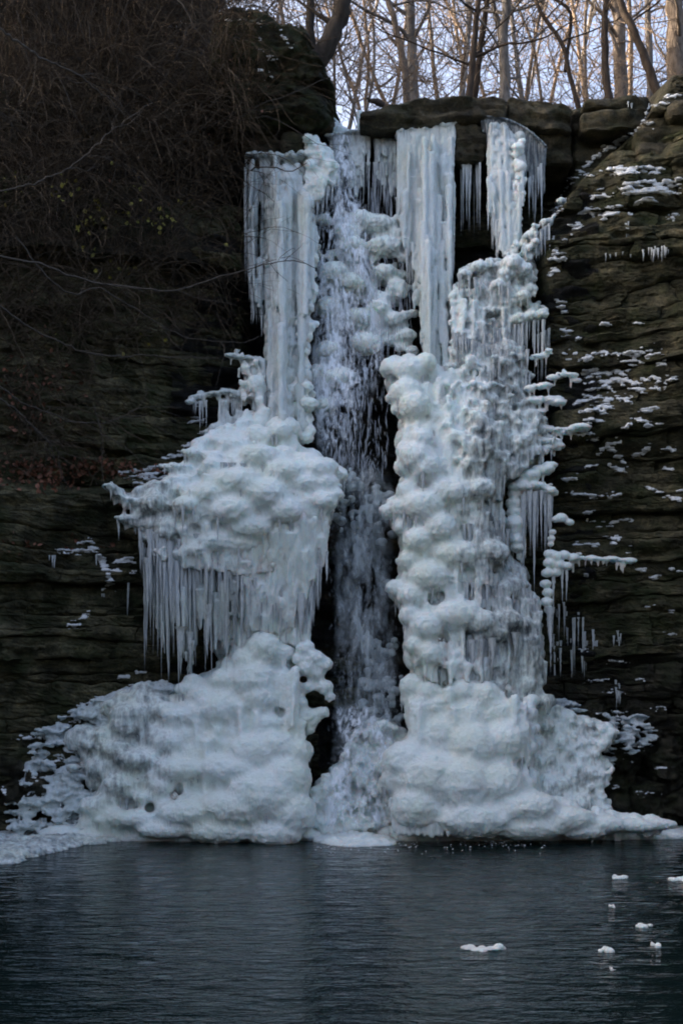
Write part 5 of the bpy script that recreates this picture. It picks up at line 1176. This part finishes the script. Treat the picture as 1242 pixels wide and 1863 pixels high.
spots = [(615, 27, 8, 'behind the leaning tree foot'), (648, 30, 7, 'above the left tip of the cap rock'), (676, 34, 8, 'over the broken stub on the cap rock'), (700, 38, 9, 'left of the slim tan tree'), (690, 25, 5, 'in front of the twigs over the cap rock left end'), (775, 33, 8, 'right of the straight pale grey tree'), (800, 36, 10, 'midway between the grey tree and the dark pair'), (812, 27, 7, 'left of the pale crooked tree'), (895, 40, 8, 'behind the dark pair'), (943, 34, 9, 'right of the mottled forked tree'), (962, 28, 11, 'over the crack in the cap rock'), (985, 40, 9, 'in the sky gap right of the forked tree'), (1000, 30, 7, 'left of the bending brown tree'), (1015, 45, 9, 'far back beside the bending tree'), (1070, 38, 10, 'behind the small gap block'), (1085, 30, 8, 'left of the dark upright tree'), (1050, 52, 10, 'far up the hill over the gap block'), (1145, 44, 12, 'behind the thick brown tree'), (1200, 38, 9, 'behind the foot of the leaning tree'), (1212, 30, 7, 'beside the thickest tree'), (730, 50, 9, 'far behind the slim tan tree'), (870, 55, 9, 'farthest back behind the dark pair'), (930, 50, 8, 'far back behind the forked tree'), (660, 48, 8, 'far back at the left end of the rim'), (540, 30, 10, 'above the mossy outcrop right side'), (480, 34, 9, 'above the mossy outcrop middle'), (330, 26, 14, 'in the small sky gap at the top left'), (355, 30, 8, 'at the left shoulder of the mossy outcrop'), (625, 40, 9, 'right behind the leaning tree'), (585, 45, 10, 'between the leaning tree and the mossy stem')]
for k, (px, Y, wp, where) in enumerate(spots):
    if k in (5, 13, 18): continue
    tree('%s sunlit bare tree %s' % (lab[k % 10], where), px, Y, wp * 0.8, mat=[M_barkT, M_barkG, M_twig][k % 3], seed=40 + k, nb=9, lean=random.uniform(-0.2, 0.2), bend=0.075, h=float(np.interp(Y, [25, 55], [9, 12])), twmat=M_twig, zbase=float(Z_(235, Y)) if px < 600 else None)
# far twig thicket
def thicket(name, label, n, xr, yr, pyr, Lr, rr, mat, seed, down=False):
    rg = np.random.default_rng(seed); ps = []; rs = []
    for k in range(n):
        Y = rg.uniform(*yr); px = rg.uniform(*xr); py = rg.uniform(*pyr)
        ps.append(limb(P(px, py, Y), (rg.normal() * 0.7, rg.normal() * 0.5, rg.uniform(0.1, 1.2)), rg.uniform(*Lr), 9, rg, 0.2, 0.02)); r = rg.uniform(*rr); rs.append(np.linspace(r, r * 0.35, 9))
    V, q = tubes(np.array(ps), np.array(rs), 3)
    o = link(name, new_mesh(name, V, q), mat); tag(o, label, 'undergrowth', kind='stuff'); return o
thicket('brush', 'mass of thin sunlit twigs and saplings among the rim trees', 1100, (560, 1300), (24, 55), (-160, 230), (0.8, 3.2), (0.006, 0.017), M_twig, 301)
thicket('undergrowth', 'low warm brown scrub right behind the rim', 800, (590, 1270), (22.5, 34), (110, 235), (0.4, 1.3), (0.004, 0.010), M_twig, 302)
thicket('undergrowth', 'scrub behind the mossy outcrop at the upper left', 900, (260, 640), (24, 40), (-120, 120), (0.8, 2.5), (0.006, 0.016), M_barkT, 303)
# broken stub on the cap rock
o = tubes(np.array([[P(694, 190, 20.6), P(688, 186, 20.4), P(682, 184, 20.3), P(672, 183, 20.2), P(668, 178, 20.2)]]), np.array([[6, 6.5, 5, 3.5, 2]]) * 20.4 / F, 7)
V, q = o; ob = link('broken_stump', new_mesh('broken_stump', V, q), M_barkB); tag(ob, 'short broken stump lying on the left tip of the cap rock', 'stump')
print('trees', time.time() - T0)

# ---------------------------------------------------------------- brush on the left slope
def hang_brush(name, label, n, box, seed, mat, off=(0.05, 1.0), Lr=(0.5, 2.2), rr=(0.003, 0.008), grav=-0.12, up=0.4, S_=3):
    rg = np.random.default_rng(seed); ps = []; rs = []
    K = 10
    for k in range(n):
        px = rg.uniform(box[0], box[2]); py = rg.uniform(box[1], box[3])
        if rg.random() < sstep((px - 330) / 170) * 0.75: continue
        c, nn = hit(px, py, 19.5); base = c.copy(); base[1] -= rg.uniform(*off) * 0.3
        ps.append(limb(base, (rg.normal() * 0.6, -rg.random() * 0.9, rg.normal() * 0.5 + up), rg.uniform(*Lr), K, rg, 0.16, grav)); r = rg.uniform(*rr); rs.append(np.linspace(r, r * 0.4, K))
    V, q = tubes(np.array(ps), np.array(rs), S_)
    o = link(name, new_mesh(name, V, q), mat); tag(o, label, 'brush', kind='stuff'); return np.array(ps)
bp1 = hang_brush('brush', 'dense tangle of bare brown stems over the upper left slope', 4200, (-30, -30, 470, 330), 401, M_brush)
bp2 = hang_brush('brush', 'thinner hanging stems over the left cliff face', 1300, (-30, 300, 440, 620), 402, M_brush, Lr=(0.4, 1.8))
bp3 = hang_brush('brush', 'pale dry stalks standing out of the upper left tangle', 130, (60, 60, 440, 420), 403, M_stem, Lr=(0.5, 1.4), rr=(0.003, 0.006), grav=-0.02)
bp5 = hang_brush('brush', 'few thick woody stems standing in the upper left tangle', 70, (-20, 20, 440, 420), 405, M_stem, Lr=(0.8, 2.6), rr=(0.007, 0.016), grav=-0.03, up=0.9, S_=5)
bp4 = hang_brush('brush', 'dead stems above the leafy ledge at the far left', 320, (-20, 560, 200, 860), 404, M_brush, Lr=(0.4, 1.5))

LEAF = np.array([[0, 0, 0], [0.32, 0.08, 0.3], [0.36, 0.1, 0.6], [0, 0.0, 1.0], [-0.36, 0.1, 0.6], [-0.32, 0.08, 0.3]])
def leaves(name, label, C, size, mat, seed, cat='leaves'):
    rg = np.random.default_rng(seed); n = len(C); Vs = []
    A_ = rg.normal(size=(n, 3, 3)); Qm, _ = np.linalg.qr(A_)
    V = np.einsum('nij,kj->nki', Qm, LEAF) * (rg.uniform(0.7, 1.3, n) * size)[:, None, None] + C[:, None]
    b_ = np.arange(n)[:, None] * 6; f1 = (b_ + np.array([0, 1, 2, 3])); f2 = b_ + np.array([0, 3, 4, 5])
    o = link(name, new_mesh(name, V.reshape(-1, 3), np.concatenate([f1, f2]), smooth=False), mat); tag(o, label, cat, kind='stuff')
    return o
def leafpts(cl, seed, off=0.35):
    rg = np.random.default_rng(seed); C = []
    for x, y, sx, sy, n in cl:
        for k in range(n):
            px = x + rg.normal() * sx; py = y + rg.normal() * sy; c, nn = hit(px, py); C.append(c + (P(px, py, c[1] - off) - c) * rg.uniform(0.1, 1))
    return np.array(C)
leaves('leaves', 'yellow green leaves still hanging in the left brush', leafpts([(185, 385, 14, 14, 22), (160, 410, 12, 10, 12), (235, 400, 22, 12, 12), (300, 412, 16, 10, 8), (130, 350, 16, 18, 10), (100, 330, 20, 16, 8), (290, 385, 16, 16, 6), (230, 230, 10, 20, 4), (160, 460, 20, 24, 10), (230, 490, 24, 14, 10), (330, 365, 10, 8, 4), (30, 340, 14, 20, 7), (110, 610, 12, 16, 5), (420, 450, 3, 3, 1), (290, 640, 40, 30, 5), (250, 345, 18, 16, 8)], 5), 0.075, M_leafG, 51)
leaves('fallen_leaves', 'red brown fallen leaves along the ledge above the left rocks', leafpts([(40, 860, 40, 14, 140), (130, 855, 50, 10, 140), (180, 850, 40, 8, 60), (90, 880, 30, 10, 70), (250, 860, 40, 8, 40), (30, 680, 30, 30, 50), (90, 700, 25, 20, 40), (60, 760, 30, 25, 40), (10, 980, 15, 20, 14), (55, 985, 8, 6, 5), (135, 985, 8, 8, 8), (200, 1000, 10, 8, 5), (40, 1508, 40, 4, 14), (330, 900, 60, 20, 14)], 6, 0.06), 0.075, M_leafR, 52)
leaves('dry_leaves', 'scattered tan dry leaves caught in the upper left tangle', leafpts([(140, 40, 90, 60, 26), (300, 150, 90, 80, 34), (200, 260, 120, 60, 26), (420, 150, 60, 60, 18), (60, 480, 40, 60, 12), (440, 560, 10, 8, 2)], 7), 0.05, M_leafR, 53)

def branch(label, pts, Y0, Y1, r0, r1, forks=(), mat=M_stem, name='overhanging_branch'):
    pts = np.array(pts, float); n = len(pts); Ys = np.linspace(Y0, Y1, n)
    tp = np.array([P(a, b_, y) for (a, b_), y in zip(pts, Ys)]); cum = np.concatenate([[0], np.cumsum(np.linalg.norm(np.diff(tp, axis=0), axis=1))])
    K = 40; tt = np.linspace(0, cum[-1], K); c = np.stack([np.interp(tt, cum, tp[:, i]) for i in range(3)], 1)
    ker = np.array([1, 2, 3, 2, 1]) / 9.0
    cs = c.copy()
    for i in range(3): cs[2:-2, i] = np.convolve(c[:, i], ker, 'valid')
    cs[1:-1] += RNG.normal(size=(K - 2, 3)) * 0.008; cs[:, 2] += 0.05 * perlin(cs * 1.6, 91); cs[:, 0] += 0.04 * perlin(cs * 2.2, 92)
    rt = tag(empty(name, cs[0]), label, 'branch')
    V, q = tubes(cs[None], (np.linspace(r0, r1, K) * 0.8 * Y0 / F)[None], 6); part('stem', V, q, mat, rt)
    tw = []; tr = []
    for k in range(forks if isinstance(forks, int) else 0):
        i = random.randint(6, K - 6); d = cs[i + 1] - cs[i]; d = d / np.linalg.norm(d) + RNG.normal(size=3) * 0.5
        tw.append(limb(cs[i], d, random.uniform(0.2, 0.9), 9, RNG, 0.16, -0.02)); tr.append(np.linspace(r1 * 0.8, r1 * 0.4, 9) * Y0 / F)
    if tw:
        V, q = tubes(np.array(tw), np.array(tr), 4); part('side_twigs', V, q, mat, rt, kind='stuff')
    return rt
branch('long bare branch arching from the left edge to the tall ice curtain', [(-20, 462), (40, 470), (100, 492), (160, 512), (230, 525), (300, 532), (335, 528), (370, 510), (440, 492), (500, 480), (540, 471), (560, 486), (575, 489)], 15.5, 17.5, 2.6, 0.9, 8)
branch('drooping bare branch crossing the middle of the left cliff', [(-20, 545), (40, 585), (90, 615), (150, 640), (210, 648), (260, 645), (330, 650), (400, 652)], 15.8, 17.2, 2.2, 0.7, 7)
branch('thin branch slanting down the left cliff to its hanging leaf', [(30, 430), (80, 500), (130, 545), (180, 520), (230, 555), (290, 590), (340, 612), (400, 622), (450, 625), (475, 612)], 16, 17.4, 1.6, 0.7, 6)
branch('thick pale branch sloping through the upper left tangle', [(-20, 38), (30, 75), (60, 95), (90, 112), (140, 140), (190, 175), (230, 210)], 15.5, 17, 3.4, 1.0, 8)
branch('arched branch sweeping up through the leafy brush', [(-10, 355), (60, 335), (120, 310), (170, 270), (230, 215), (280, 190)], 15.5, 16.5, 2.0, 0.8, 5)
branch('low arching branch above the leaf littered ledge', [(-20, 690), (40, 735), (80, 745), (130, 770), (190, 770), (250, 745), (330, 740)], 15.6, 16.6, 1.7, 0.7, 10)
branch('spray of drooping dead twigs low at the left edge', [(-20, 715), (25, 745), (60, 780), (100, 820), (112, 860)], 15.0, 15.6, 2.0, 0.8, 14)
branch('slender stem hanging over the leafy ledge', [(170, 740), (182, 780), (190, 830), (188, 880)], 16.2, 16.3, 1.4, 0.9, 2)
branch('faint twig descending across the dark cliff from the brush', [(0, 560), (60, 690), (120, 740), (200, 765), (260, 800), (300, 830)], 15.4, 16.6, 1.4, 0.6, 6, M_brush)
print('done', time.time() - T0, 'tris', sum(len(o.data.polygons) for o in bpy.data.objects if o.type == 'MESH'))
